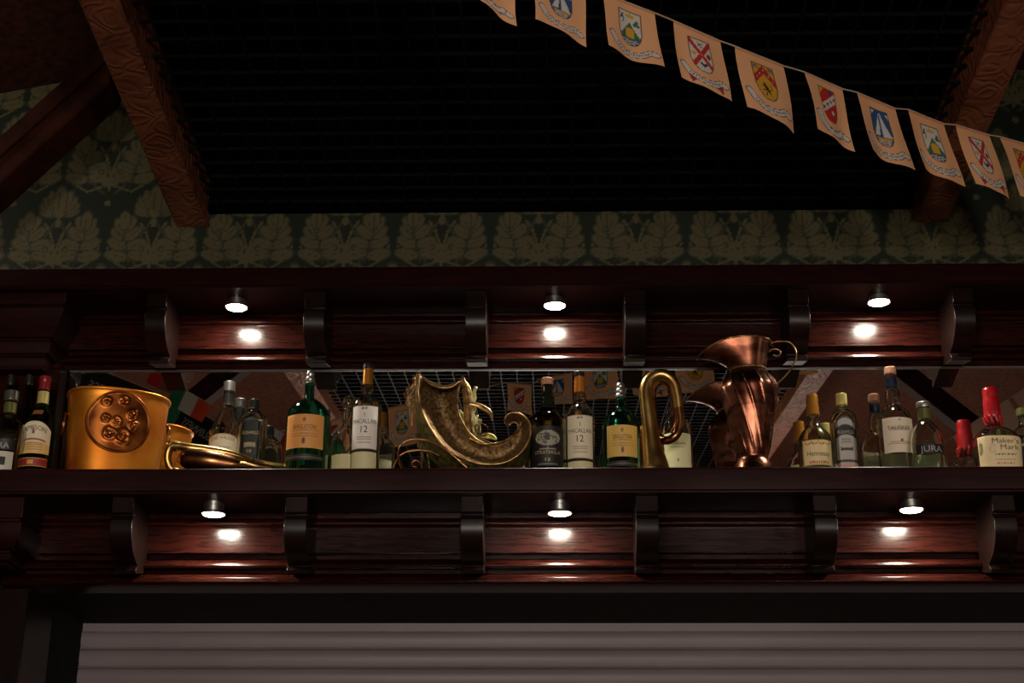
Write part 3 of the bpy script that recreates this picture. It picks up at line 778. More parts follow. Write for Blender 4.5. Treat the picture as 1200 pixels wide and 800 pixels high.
# right edge
b = Bottle('green-necked bottle with dark label cut off by the right frame edge', 1207, 3.48, [(7.6, 480), (7.8, 487), (7, 488), (7.4, 498), (12, 503), (19, 508), (22.5, 516), (22.5, 548)], M['clear'])
b.sleeve('cap', M['olive_cap'], 0, 488, top=True)
b.patch('label', 21, 514, 552, lambda p: p.put(abs(p.V-.8) < .03, srgb(180, 170, 120)), srgb(30, 36, 26))

# ================================================================== BUCKET
bc = W(134, 548, 3.44); 
bk = empty('ice_bucket', (bc.x, 3.425, SH_Z+.0005), 'copper and brass oval ice bucket with round embossed medallion and ring handles', 'bucket', rz=math.radians(24))
u = mpp(bc)
H = W(100, 457, 3.37).z-SH_Z-.004
def bxs(r, t, z):
    n = 2.35; k = 1/((abs(math.cos(t))**n+abs(math.sin(t))**n)**(1/n))
    return (r*k*math.sin(t), -r*.70*k*math.cos(t), z)
def br(z): return .1035+.0130*(z/H)**1.3
pr = [(.001, 0), (br(0)-.004, 0), (br(0), .004)]+[(br(z), z) for z in np.linspace(.01, H-.008, 14)]+[(br(H)+.001, H-.006), (br(H)+.0035, H-.004), (br(H)+.004, H-.001), (br(H)+.002, H+.001), (br(H)-.001, H), (br(H)-.003, H-.004)]+[(br(z)-.003, z) for z in np.linspace(H-.01, .008, 8)]+[(.001, .006)]
MB().lathe(pr, 96, fn=bxs).build('bucket_body', M['bucket'], bk, smooth=60)
# medallion on the bucket front
zm = (W(133, 497, 3.37).z-SH_Z); R_ = .074
def bface(x, z, off):
    lo_, hi_ = -1.2, 1.2
    r = br(min(max(z, 0), H))
    for _ in range(24):
        mid_ = (lo_+hi_)/2
        if bxs(r, mid_, z)[0] < x: lo_ = mid_
        else: hi_ = mid_
    p = bxs(r, lo_, z); return (x, p[1]-off, z)
mx = -.006
def medal(u_, v_):
    t = 2*PI*u_; r = R_*v_
    x = r*math.cos(t); z = r*math.sin(t)
    h = .0010
    def bumpf(cx, cz, w, a): return a*math.exp(-((x-cx)**2+(z-cz)**2)/(w*w))
    for cx, cz, w, a in ((-.032, .045, .011, .006), (.008, .052, .011, .006), (-.03, .005, .010, .006), (.030, .02, .013, .006), (.034, -.006, .012, .006), (-.018, -.03, .016, .005), (.012, -.034, .02, .005), (-.005, .0, .012, .004)):
        d = math.hypot(x-cx, z-cz); an = math.atan2(z-cz, x-cx)
        h += a*.8*math.exp(-(d/w)**4)*(.6+.3*math.cos(d/w*7+.6*math.sin(an*3+cx*90))+.15*math.sin(an*4+d/w*5))
        if d < w*.35: h += .002
    h += .0035*math.exp(-((r-R_*.965)/.0018)**2)
    q = bface(mx+x, zm+z, h); return q
me = grid_mesh('m', medal, 128, 60)
link('medallion', me, M['bucket_dark'], bk, smooth=True)
for sx in (-1, 1):
    zr = zm+.022
    cxr = sx*(br(zr)+.006)
    pts = [(cxr+sx*.004*abs(math.sin(a/2)), -.004+.019*math.sin(a), zr-.021+.026*math.cos(a)) for a in np.linspace(0, 2*PI, 30, endpoint=False)]
    rg = MB().tube(pts, .0022, 8, closed=True).build('ring_handle', M['brown_brass'], bk, smooth=True)
    MB().tube([(sx*(br(zr)-.003), -.004, zr+.003), (sx*(br(zr)+.006), -.004, zr+.006), (sx*(br(zr)+.009), -.004, zr+.001)], [.005, .004, .003], 10).build('ring_lug', M['brown_brass'], bk, smooth=True)

# ================================================================== BUGLES
def px3(lst): return [tuple(W(x, y, Y)) for x, y, Y in lst]
def local(pts, o): return [(p[0]-o[0], p[1]-o[1], p[2]-o[2]) for p in pts]
ub = W(768, 548, 3.36); ub = (ub.x, 3.36, SH_Z+.0005)
bu = empty('bugle', ub, 'brass bugle standing upright on its bell between a green bottle and the copper jug', 'bugle')
zb_ = SH_Z
main = px3([(769, 548, 3.36)])[0]; main = (main[0], 3.36, SH_Z+.001)
ctr = [main]+px3([(767.5, 541, 3.36), (765, 528, 3.36), (763, 510, 3.36), (760.5, 490, 3.36), (758, 470, 3.36), (757, 458, 3.36), (759.5, 448, 3.36), (766, 441, 3.36), (775, 438.5, 3.36), (784.5, 442, 3.36), (790.5, 450, 3.36), (793.5, 462, 3.36), (795.5, 478, 3.36), (797, 492, 3.36), (795.5, 503, 3.36), (790, 512, 3.36), (782, 516, 3.37), (774, 513.5, 3.385), (768.5, 506, 3.39), (767, 495, 3.392), (766, 478, 3.392), (765, 462, 3.392), (767.5, 453, 3.392), (773.5, 447.5, 3.392), (781, 448, 3.392), (786.5, 454, 3.39), (789.5, 466, 3.388), (791.5, 482, 3.388), (791, 497, 3.39), (787, 505, 3.395)])
rad_px = [18, 14.6, 11.8, 10.2, 9.4, 8.6, 8.0, 7.5, 7.1, 6.8, 6.5, 6.3, 6.0, 5.8, 5.6, 5.4, 5.2, 5.0, 4.7, 4.5, 4.3, 4.2, 4.1, 4.0, 3.9, 3.8, 3.7, 3.6, 3.5, 3.4, 3.2]
u_ = mpp(ub)
cp_ = spline([c+(r*u_,) for c, r in zip(ctr, rad_px)], 6)
k1 = 13*6
pl = [p[:3] for p in cp_]; pr_ = [p[3] for p in cp_]
pr_[0] *= 1.35; pr_[1] *= 1.16; pr_[2] *= 1.05
# extend flare under the visible lip
MB().tube(local(pl[:k1+1], ub), pr_[:k1+1], 28).build('bell_tube', M['brass'], bu, smooth=50)
MB().tube(local(pl[k1:], ub), pr_[k1:], 20).build('coiled_tube', M['brown_brass'], bu, smooth=50)
MB().tube([(pr_[0]*math.cos(a), pr_[0]*math.sin(a), .003) for a in np.linspace(0, 2*PI, 40, endpoint=False)], .0018, 8, closed=True).build('bell_rim', M['brass'], bu, smooth=True)

# lying horn
hb = W(240, 548, 3.36); hb = (hb.x, 3.36, SH_Z+.0005)
ho = empty('bugle', hb, 'brown copper bugle lying on its side in front of the bottles, right of the bucket', 'bugle')
Yh = 3.36
def sh(lst): return local(px3(lst), hb)
c1 = [(333, 546, 3.42), (322, 544.5, 3.41), (308, 542, 3.40), (294, 539.5, 3.385), (280, 534.5, 3.37), (262, 530, 3.36), (240, 526.5, 3.355), (222, 524.5, 3.35), (212, 522.5, 3.35)]
r1 = [2.6, 2.6, 2.7, 3.2, 4.2, 4.8, 5.2, 5.4, 5.4]
q = spline([tuple(p)+(r*u_,) for p, r in zip(sh(c1), r1)], 6)
MB().tube([p[:3] for p in q], [p[3] for p in q], 18).build('lead_pipe', M['brass'], ho, smooth=50)
c2 = [(212, 523, 3.35), (204, 521.5, 3.35), (198.5, 526, 3.352), (196, 536, 3.356), (199, 547, 3.362), (206, 553, 3.368), (216, 555, 3.372)]
q = spline([tuple(p)+(5.2*u_,) for p in sh(c2)], 6)
MB().tube([p[:3] for p in q], [max(p[3]*(1-.0*i), .004) for i, p in enumerate(q)], 18).build('end_bow', M['brass'], ho, smooth=50)
MB().tube(sh([(209, 523.3, 3.35), (196, 528, 3.353)])[:1]+sh([(204, 522, 3.35)]), 6.3*u_, 18).build('ferrule', M['brass'], ho, smooth=40)
c3 = [(209, 537, 3.345), (216, 537.5, 3.345), (230, 538.5, 3.345), (246, 540.5, 3.345), (262, 543, 3.35), (274, 544.5, 3.352), (286, 545.5, 3.355), (298, 546.5, 3.36)]
r3 = [4, 11, 13, 13, 12, 9.5, 5, 2.4]
q = spline([tuple(p)+(r*u_,) for p, r in zip(sh(c3), r3)], 6)
MB().tube([p[:3] for p in q], [max(p[3], .003) for p in q], 28).build('bell_tube', M['brown_brass'], ho, smooth=50)
MB().tube(sh([(270, 546, 3.34), (284, 542, 3.345), (300, 546, 3.35), (318, 549, 3.36)]), .0032, 10).build('brace_rod', M['brass'], ho, smooth=True)
MB().tube(sh([(296, 541, 3.38), (299, 531, 3.375)]), .0016, 8).build('ring_stud', M['dark_foil'], ho, smooth=True)

# ================================================================== SCULPTED HORN
cb = W(560, 548, 3.38); cb = (cb.x, 3.38, SH_Z+.0005)
hn = empty('ornamental_horn', cb, 'curling sculpted bronze cornucopia with open mottled trough and gilt leaves', 'ornament')
def Z4(pts, Y): return [tuple(W(460+x/6.153, 430+y/6.153, Y)) for x, y in pts]
def res(pts, n):
    P = np.array(spline(pts, 12)); d = np.r_[0, np.cumsum(np.linalg.norm(np.diff(P, axis=0), axis=1))]
    t = np.linspace(0, d[-1], n); return np.stack([np.interp(t, d, P[:, k]) for k in range(3)], 1)
outer = [(182, 45), (176, 95), (176, 160), (186, 230), (204, 300), (232, 370), (270, 440), (320, 515), (385, 585), (455, 632), (540, 672), (640, 698), (740, 700), (830, 680), (905, 635), (960, 570), (990, 500), (996, 440), (978, 385), (930, 342), (870, 328), (826, 345), (806, 385)]
inner = [(490, 100), (474, 160), (465, 220), (466, 290), (482, 350), (510, 410), (545, 465), (590, 510), (650, 545), (700, 560), (760, 556), (820, 535), (865, 500), (895, 462), (905, 430), (895, 405), (872, 395), (858, 402), (850, 414), (846, 420), (842, 420), (836, 414), (830, 405)]
NS = 90; NW = 18
O_ = res(Z4(outer, 3.345), NS); I_ = res(Z4(inner, 3.385), NS)
# pair the two rims by fraction with a slight warp so that the rungs stay square to the trough
def trough(depth0, depth1, y_push=0):
    vs = []
    for i in range(NS):
        a = O_[i]; b2 = I_[i]; w = np.linalg.norm(b2-a)
        for k in range(NW+1):
            t = k/NW; p = a*(1-t)+b2*t
            p = p+np.array([0, 1, -.15])*math.sin(PI*t)*w*depth0+np.array([0, y_push, 0])
            vs.append(tuple(p))
    return vs
vs = trough(.42, 0)
fs = [(i*(NW+1)+k, i*(NW+1)+k+1, (i+1)*(NW+1)+k+1, (i+1)*(NW+1)+k) for i in range(NS-1) for k in range(NW)]
o = MB().add(local(vs, cb), fs).build('trough', M['copper_rough'], hn, smooth=True)
md = o.modifiers.new('thick', 'SOLIDIFY'); md.thickness = .004; md.offset = 0
MB().tube(local([tuple(p) for p in O_], cb), [.0042-.0018*i/NS for i in range(NS)], 10).build('outer_rim', M['bronze_edge'], hn, smooth=True)
MB().tube(local([tuple(p) for p in I_], cb), [.0034-.0014*i/NS for i in range(NS)], 10).build('inner_rim', M['bronze_edge'], hn, smooth=True)
mouth = spline(Z4([(182, 42), (200, 55), (232, 88), (275, 122), (330, 145), (385, 150), (435, 138), (470, 112), (490, 98)], 3.36), 6)
MB().tube(local(mouth, cb), .0032, 10).build('mouth_rim', M['bronze_edge'], hn, smooth=True)
mt = res(Z4([(182, 42), (200, 55), (232, 88), (275, 122), (330, 145), (385, 150), (435, 138), (470, 112), (490, 98)], 3.36), NW+1)
lo3 = [vs[3*(NW+1)+k] for k in range(NW+1)]
md_ = MB().add(local([tuple(p) for p in mt]+[vs[0*(NW+1)+k] for k in range(NW+1)], cb), [(k, k+1, NW+2+k, NW+1+k) for k in range(NW)])
o = md_.build('mouth_lip', M['copper_rough'], hn, smooth=True); m2 = o.modifiers.new('t', 'SOLIDIFY'); m2.thickness = .003
# outer belly of the horn
outb = [(168, 330), (176, 400), (186, 470), (205, 540), (240, 610), (290, 680), (360, 740), (470, 790), (600, 810), (740, 805), (860, 775), (950, 710), (992, 620), (1000, 520)]
OB = res(Z4(outb, 3.40), 60); OI = res(Z4([(182, 200), (204, 300), (232, 370), (270, 440), (320, 515), (385, 585), (455, 632), (540, 672), (640, 698), (740, 700), (830, 680), (905, 635), (960, 570), (990, 500)], 3.348), 60)
vb = []
for i in range(60):
    for k in range(11):
        t = k/10; p = OI[i]*(1-t)+OB[i]*t; p = p+np.array([0, -.012, 0])*math.sin(PI*t)
        p[2] = max(p[2], SH_Z+.003); vb.append(tuple(p))
o = MB().add(local(vb, cb), [(i*11+k, i*11+k+1, (i+1)*11+k+1, (i+1)*11+k) for i in range(59) for k in range(10)]).build('outer_belly', M['olive_gilt'], hn, smooth=True)
m2 = o.modifiers.new('t', 'SOLIDIFY'); m2.thickness = .004
# scroll edging at the tail
bead = res(Z4([(560, 555), (640, 590), (720, 590), (800, 570), (860, 535), (910, 480), (925, 430), (905, 400)], 3.375), 34)
mb = MB()
for i, p in enumerate(bead):
    mb.lathe([(.0005, -.0028), (.002, -.002), (.0028, 0), (.002, .002), (.0005, .0028)], 8, o=(p[0]-cb[0], p[1]-cb[1], p[2]-cb[2]+.012))
mb.build('beading', M['bronze_edge'], hn, smooth=True)
# leaves
def leaf(pts, wid, Y, m, name='gilt_leaf', fold=.3, wav=0):
    P = res(Z4(pts, Y), 20); vs = []
    for i in range(20):
        t = i/19; a = P[max(i-1, 0)]; b2 = P[min(i+1, 19)]; T = (b2-a)/np.linalg.norm(b2-a); N_ = np.array([-T[2], 0, T[0]])
        w = wid*math.sin(PI*min(1, t*.93+.05))**.8*(1+wav*math.cos(t*26))+.0006
        for k in range(7):
            s_ = k/3-1; vs.append(tuple(P[i]+N_*w*s_+np.array([0, fold*w*abs(s_), 0])))
    o = MB().add(local(vs, cb), [(i*7+k, i*7+k+1, (i+1)*7+k+1, (i+1)*7+k) for i in range(19) for k in range(6)]).build(name, m, hn, smooth=True)
    mm = o.modifiers.new('t', 'SOLIDIFY'); mm.thickness = .0022; return o
leaf([(497, 66), (520, 130), (535, 230), (540, 330), (545, 420), (560, 490)], .0085, 3.425, M['bronze_edge'])
leaf([(600, 140), (578, 220), (570, 300), (575, 380), (590, 480)], .0085, 3.44, M['gilt_leaf'], wav=.25)
leaf([(520, 100), (548, 160), (556, 250), (556, 340)], .0055, 3.435, M['gilt_leaf'])
leaf([(545, 262), (600, 268), (650, 290), (700, 325), (722, 385)], .0065, 3.42, M['bronze_edge'])
leaf([(612, 345), (596, 390), (590, 440), (592, 490)], .006, 3.445, M['gilt_leaf'], wav=.3)
leaf([(630, 505), (670, 495), (710, 500), (752, 522)], .0065, 3.43, M['olive_gilt'])
leaf([(478, 310), (496, 350), (508, 390), (512, 430)], .006, 3.43, M['gilt_leaf'], wav=.3)
leaf([(165, 90), (130, 150), (100, 200), (105, 240)], .0075, 3.40, M['bronze_edge'], wav=.3)
leaf([(150, 60), (150, 140), (145, 220), (140, 330), (136, 430)], .0065, 3.41, M['bronze_edge'], wav=.25)
leaf([(170, 130), (125, 190), (110, 260), (150, 310)], .006, 3.395, M['copper_rough'], wav=.3)
# stand wires
wr = lambda pts, Y, r: MB().tube(local(spline(Z4(pts, Y), 8), cb), r, 10).build('wire_scroll', M['brown_brass'], hn, smooth=True)
wr([(72, 745), (48, 690), (40, 620), (62, 560), (120, 524), (190, 520), (260, 532), (330, 566), (400, 612), (470, 672), (540, 735)], 3.335, .0024)
wr([(0, 745), (20, 690), (50, 640), (110, 608), (190, 598), (270, 608), (340, 640)], 3.35, .0024)
wr([(215, 730), (200, 690), (165, 672), (140, 690), (150, 716), (175, 720)], 3.345, .0022)
wr([(600, 470), (596, 430), (620, 410), (660, 412), (686, 440), (680, 476), (645, 492), (612, 480)], 3.415, .0016)

# ================================================================== COPPER JUG
jb = W(883, 548, 3.41); jb = (jb.x, 3.41, SH_Z+.0005)
jg = empty('jug', jb, 'tall copper jug with twisted flutes, flared lip and thin scrolled handle', 'jug')
jp = [(21, 548), (21, 544), (17.5, 541), (16.5, 538), (17.8, 536), (19.5, 530), (22, 520), (25, 505), (28, 490), (31, 474), (33, 462), (33.2, 456), (31, 450), (27, 443), (21.5, 437.5), (20, 435), (20.5, 431), (22, 424), (24.5, 414), (26.8, 406), (28, 402)]
JP = []
for hw, y in jp:
    q = W(883-(548-y)*.055, y, 3.41); JP.append((hw*mpp(q), q.z-SH_Z))
JP[0] = (JP[0][0]+.003, .0)
foot = JP[:5]; body = JP[4:]
MB().lathe([(.001, 0)]+[(JP[0][0]+.002, 0), (JP[0][0]+.003, .012)]+[(r+.001, z) for r, z in foot[1:4]]+[(foot[4][0], foot[4][1]), (.001, foot[4][1])], 48).build('foot', M['copper'], jg, smooth=45)
zt0, zt1 = JP[4][1], JP[14][1]; ztop = JP[-1][1]
B_ = spline(body, 5)
def jfn(r, t, z):
    f = 1.0
    k = min(1, max(0, (z-zt0)/.02))*min(1, max(0, (zt1+.004-z)/.02))
    tt = t+(z-zt0)*4.5
    c = abs(math.sin(6*tt)); f = 1+k*(.05*((1-c)**4)-.02)
    x = r*f*math.sin(t); y = -r*f*math.cos(t)
    if z > zt1:
        e = min(1, (z-zt1)/(ztop-zt1))
        s_ = max(0, -math.sin(t))**1.5
        x -= s_*e**1.4*.064; z -= s_**2.2*e**2*.040
        x += max(0, math.sin(t))*.001; y *= 1-.12*e
    return (x, y, z)
inn = [(r-.0022, z) for r, z in B_[::-1]]
MB().lathe(B_+inn, 240, fn=jfn, close=False).build('jug_body', M['copper'], jg, smooth=50)
rim = [jfn(JP[-1][0], 2*PI*k/64, ztop-.0005) for k in range(64)]
MB().tube(rim, .0020, 8, closed=True).build('lip_rim', M['bronze_edge'], jg, smooth=True)
rn = [jfn(JP[15][0]+.0006, 2*PI*k/64, JP[15][1]) for k in range(64)]
MB().tube(rn, .0026, 8, closed=True).build('neck_ring', M['copper_rough'], jg, smooth=True)
def Z5(pts, Y): return [tuple(W(760+x/4.446, 380+y/4.446, Y)) for x, y in pts]
hd = spline(Z5([(648, 158), (672, 164), (686, 152), (682, 136), (664, 128), (640, 132), (624, 142), (622, 118), (644, 96), (690, 88), (735, 94), (764, 128), (770, 170), (752, 215), (718, 262), (682, 298), (650, 330), (636, 346)], 3.405), 8)
MB().tube(local(hd, jb), .0021, 10).build('handle', M['bronze_edge'], jg, smooth=True)
hd = spline(Z5([(640, 340), (652, 372), (664, 405), (664, 440), (652, 475), (636, 498)], 3.41), 8)
MB().tube(local(hd, jb), .0017, 10).build('lower_handle', M['bronze_edge'], jg, smooth=True)

# ================================================================== PENNANTS
FC = srgb(246, 186, 136)
def shield(p, cx=.5, top=.82, w=.30, h=.46):
    """clip mask and outline of a heater shield"""
    pts = [(cx-w/2, top), (cx+w/2, top)]
    for k in range(9):
        t = k/8; pts.append((cx+w/2*math.cos(t*PI/2)**.7 if t < 1 else cx, top-h*.45-h*.55*math.sin(t*PI/2)))
    for k in range(7, -1, -1):
        t = k/8; pts.append((cx-w/2*math.cos(t*PI/2)**.7, top-h*.45-h*.55*math.sin(t*PI/2)))
    return pts
INK = srgb(50, 46, 52)
def scroll(p, red=False):
    if red:
        p.poly([(.27, .26), (.36, .20), (.30, .14)], srgb(170, 40, 40)); p.poly([(.73, .26), (.64, .20), (.72, .14)], srgb(170, 40, 40))
    pts = [(.24, .40), (.29, .30), (.38, .235), (.5, .215), (.62, .235), (.71, .29), (.78, .27)]
    p.line(pts, .085, INK); p.line(pts, .066, srgb(222, 214, 208))
    for k in range(14):
        t = k/13; x = .30+.42*t; y = .225+.12*(t-.5)**2*2.2; p.ell(x, y+.0, .008, .015, INK)
def crest(kind):
    def f(p):
        p.put(p.V > .955, srgb(232, 150, 96)); HEM = p.V > .955
        p.U = (p.U-.5)/1.45+.5; p.V = (p.V-.52)/1.22+.55
        S = shield(p); c = p.inpoly(S); Wt = srgb(222, 216, 208); red = srgb(196, 40, 36); blue = srgb(40, 84, 140); gr = srgb(60, 112, 84); ye = srgb(222, 170, 50)
        scroll(p, kind == 2)
        if kind == 0:    # sailing boat
            p.put(c, blue)
            p.poly([(.49, .78), (.47, .50), (.38, .48)], Wt, c); p.poly([(.51, .80), (.51, .48), (.63, .48)], Wt, c)
            p.poly([(.40, .46), (.62, .46), (.58, .43), (.43, .43)], ye, c)
            p.put(c & (p.V < .43), Wt)
            for k in range(3): p.line([(.3+.02*i, .415-.03*k+.008*math.sin(i*1.3)) for i in range(22)], .013, blue, c)
            p.poly([(.37, .74), (.43, .80), (.36, .80)], Wt, c); p.poly([(.64, .72), (.60, .78), (.65, .80)], Wt, c)
        elif kind == 1:  # mountain and gate
            p.put(c, Wt)
            p.poly([(.5, .68), (.34, .44), (.66, .44)], gr, c); p.poly([(.45, .57), (.55, .57), (.56, .47), (.44, .47)], ye, c); p.ell(.5, .57, .05, .03, ye, clip=c)
            p.poly([(.44, .80), (.45, .74), (.55, .74), (.56, .80), (.53, .77), (.5, .81), (.47, .77)], ye, c)
            p.ell(.59, .70, .028, .022, gr, clip=c); p.ell(.61, .66, .022, .022, gr, clip=c); p.ell(.57, .665, .022, .022, gr, clip=c)
            p.line([(.37, .78), (.42, .70), (.40, .64)], .012, INK, c); p.line([(.41, .77), (.38, .69)], .012, INK, c); p.ell(.39, .73, .03, .012, INK, 1, c)
            p.put(c & (p.V < .46) & (p.V < .44), Wt)
            for k in range(3): p.line([(.3+.02*i, .43-.033*k+.008*math.sin(i*1.3)) for i in range(22)], .016, blue, c)
        elif kind == 2:  # red saltire
            p.put(c, Wt); p.line([(.36, .80), (.64, .42)], .055, red, c); p.line([(.64, .80), (.36, .42)], .055, red, c)
            p.ell(.5, .61, .02, .02, srgb(200, 110, 90), clip=c)
            p.line([(.48, .78), (.52, .72)], .014, INK, c); p.line([(.53, .77), (.47, .73)], .014, INK, c)
            p.ell(.40, .61, .03, .035, ye, clip=c); p.ell(.60, .61, .03, .04, srgb(150, 50, 40), clip=c)
            p.ell(.48, .47, .02, .03, INK, .6, c); p.ell(.53, .47, .02, .03, INK, -.6, c); p.ell(.5, .44, .012, .02, INK, 0, c)
        elif kind == 3:  # red chevron, black lion
            p.put(c, ye); p.poly([(.33, .52), (.5, .70), (.67, .52), (.67, .63), (.5, .81), (.33, .63)], red, c)
            for x, y in ((.5, .76), (.44, .70), (.56, .70), (.39, .645), (.61, .645)): p.ell(x, y-.01, .01, .01, Wt, clip=c)
            for x in (.395, .605):
                for k in range(3): p.line([(x-.04, .79-.022*k), (x, .80-.022*k), (x+.04, .79-.022*k)], .011, srgb(60, 80, 130), c)
            p.ell(.50, .50, .022, .05, BLACK, .4, c); p.ell(.475, .555, .02, .02, BLACK, 0, c); p.line([(.49, .52), (.44, .53)], .014, BLACK, c); p.line([(.5, .49), (.445, .47)], .014, BLACK, c)
            p.line([(.52, .46), (.55, .42)], .014, BLACK, c); p.line([(.49, .46), (.47, .41)], .014, BLACK, c); p.line([(.53, .48), (.57, .52), (.555, .57)], .012, BLACK, c)
        else:            # red with checked bend
            p.put(c, red); p.line([(.36, .56), (.62, .72)], .0, Wt, c)
            p.poly([(.33, .50), (.33, .60), (.62, .82), (.70, .82), (.70, .76)], Wt, c) if False else None
            p.line([(.35, .50), (.66, .74)], .10, Wt, c); p.line([(.40, .78), (.60, .45)], .0, Wt, c)
            for k in range(4):
                x = .39+.075*k; y = .53+.058*k; p.line([(x-.018, y-.018), (x+.018, y+.018)], .014, INK, c); p.line([(x-.018, y+.018), (x+.018, y-.018)], .014, INK, c)
            p.poly([(.35, .83), (.35, .70), (.46, .83)], ye, c); p.ell(.56, .78, .035, .03, srgb(70, 70, 130), clip=c); p.ell(.55, .50, .025, .03, Wt, clip=c); p.ell(.62, .52, .012, .02, gr, clip=c)
            p.line([(.28, .42), (.33, .30), (.43, .215), (.5, .205), (.60, .23), (.69, .30)], .075, INK); p.line([(.28, .42), (.33, .30), (.43, .215), (.5, .205), (.60, .23), (.69, .30)], .058, srgb(222, 214, 208))
        p.line(S+[S[0]], .011, INK)
    return f
def flag(name, label, group, TL, TR, h, paint, base, ph=0, lean=(0, 0), amp=.006, hw=0, parent=None, nu=56, nv=66, cat='pennant'):
    TL = Vector(TL); TR = Vector(TR); A = TR-TL; nrm = Vector((A.y, -A.x, 0)).normalized()
    o_ = TL.copy(); 
    def fn(u, v):
        d = 1-v; p = TL+A*u
        droop = h*(1+hw*(u-.5))
        s = math.sin(u*5.2+ph)*.6+math.sin(u*9+ph*2.3+d*1.5)*.3+math.sin(d*3+ph+u*2)*.7
        # corners curl a little, the belly of the cloth swings
        q = p-Vector((0, 0, droop*d*(1-.02*d)))+nrm*amp*s*(d**.8)+nrm*lean[1]*d*d+Vector((lean[0]*d, 0, 0))
        q.z -= .006*math.sin(PI*u)*(-1)*d*math.cos(ph)
        return tuple(q-o_)
    me = grid_mesh(name, fn, nu, nv, paint, base)
    o = link(name, me, M['cloth'], None, smooth=True); o.location = o_
    return tag(o, label, cat, group)
# corners of the string of pennants measured in the photograph; the string drops towards the wall
tops = [((551, -60), (604, -28)), ((622, -30), (686, -6)), ((706, -8), (767, 15)), ((789, 24), (844, 48)), ((861, 54), (918, 77)), ((942, 84), (987, 104)), ((1004, 108), (1049, 127)), ((1064, 128), (1106, 145)), ((1120, 146), (1159, 158)), ((1171, 160), (1212, 171))]
def Yat(px):
    t = (px-706)/(1171-706); a, b2 = 1/2.52, 1/3.12
    return 1/(a+(b2-a)*t)
kinds = [4, 0, 1, 2, 3, 4, 0, 1, 2, 3]
desc = {0: 'cream pennant with blue sailing-boat shield', 1: 'cream pennant with green mountain shield', 2: 'cream pennant with red saltire shield', 3: 'cream pennant with yellow shield and red chevron', 4: 'cream pennant with red and white checked shield'}
where = ['first of the string, cut by the frame', 'cut by the top frame edge, second on the string', 'third on the string', 'before the black ceiling, third from the top edge', 'hanging before the black ceiling mid-string', 'hanging before the ceiling grid', 'hanging between checked shield and mountain shield', 'hanging over the edge of the right beam', 'hanging just right of the right beam', 'last on the string, at right edge']
hts = [60, 60, 68, 73, 79, 73, 74, 75, 75, 74]
GF = 'heraldic pennants on the string'
strp = []
xs0 = [1.0, .3, 2.2, 4.1, 5.0, .8, 2.9, 3.6, 4.7, 1.7]
for i, ((a, b2), kd) in enumerate(zip(tops, kinds)):
    TL = W(a[0], a[1], Yat(a[0])); TR = W(b2[0], b2[1], Yat(b2[0]))
    strp += [tuple(TL), tuple(TR)]
    hh = hts[i]*mpp(TL)/math.cos(math.radians(6))*1.10
    flag('pennant', desc[kd]+', '+where[i], GF, TL, TR, hh, crest(kd), FC, ph=xs0[i], lean=(.004+.0032*i, .0), hw=.10, amp=.009)
# continues towards the left and the camera, seen only in the mirror
A0 = Vector(strp[4]); B0 = Vector(strp[16]); step = (B0-A0)/6.0; wv = Vector(strp[5])-A0
wv = step.normalized()*wv.length
more = []
for k in range(4, 9):
    TL = A0-step*k; TL.z -= .000*k; TR = TL+wv; more.append((TL, TR))
    kd = [1, 0, 4, 3, 2][k % 5] if True else 0
    nm = {4: 'mirrored behind cream-label bottle', 5: 'mirrored behind the black-green bottle', 6: 'mirrored inside the bronze horn curl', 7: 'mirrored left of the bronze curl', 8: 'mirrored low behind the wire scrolls'}[k]
    flag('pennant', desc[kd]+', '+nm, GF, TL, TR, .148, crest(kd), FC, ph=k*1.7, lean=(.01, 0))
line = [tuple(more[-1][0]-step*.6)]
for TL, TR in more[::-1]: line += [tuple(TL), tuple(TR)]
line += strp[0:0]
line += strp+[tuple(Vector(strp[-1])+step*.9)]
tag(MB().tube(line, .0018, 6).build('bunting_line', M['cord'], smooth=True), 'thin cord carrying the string of cream heraldic pennants', 'cord')

# dark pennants and tricolours, seen in the mirror at left
def mflag(quad, Y, label, group, paint, base, ph=0, txt=None, nu=24, nv=16, cat='pennant'):
    TLm, TRm, hpx = quad
    TL = WM(TLm[0], TLm[1], Y); TR = WM(TRm[0], TRm[1], Y)
    h = hpx*mpp(W(TLm[0], TLm[1], 2*MIRY-Y))
    A = TR-TL; ln = A.length; dn = Vector((0, 0, -1)); A_ = A.normalized()
    perp = (dn-A_*dn.dot(A_)).normalized()*.75+dn*.25
    if txt:
        r = empty('pennant', TL, label, cat, group)
    def fn(u, v):
        d = 1-v; q = A*u+perp*h*d; q.y += .006*math.sin(u*4+ph+d*2)
        return tuple(q)
    me = grid_mesh('pennant', fn, nu, nv, paint, base)
    if not txt:
        o = link('pennant', me, M['cloth'], None, smooth=True); o.location = TL; return tag(o, label, cat, group)
    link('cloth', me, M['cloth'], r, smooth=True)
    mb = MB()
    def pl(x, y):     # the words face the mirror, so they read from its side
        u = .5-x/ln; d = .5-y/h
        q = A*u+perp*h*d; q.y += .006*math.sin(u*4+ph+d*2)+.003
        return tuple(q)
    text_quads(mb, txt, ln*.72, h*.26, pl, y0=-h*.1)
    mb.build('lettering', M['ink_white'], r)
def stripes(*cols):
    def f(p):
        n = len(cols)
        for i, c in enumerate(cols): p.put((p.U >= i/n) & (p.U <= (i+1)/n+.001), c)
    return f
GRN = srgb(30, 110, 70); WH = srgb(200, 196, 190); ORG = srgb(210, 70, 30); RED = srgb(180, 24, 24)
GD = 'dark lettered pennants reflected at left'
mflag(((100, 428), (186, 461), 42), 1.95, 'black lettered pennant mirrored above the copper bucket', GD, None, srgb(16, 17, 18), 0, 'GUINNESS')
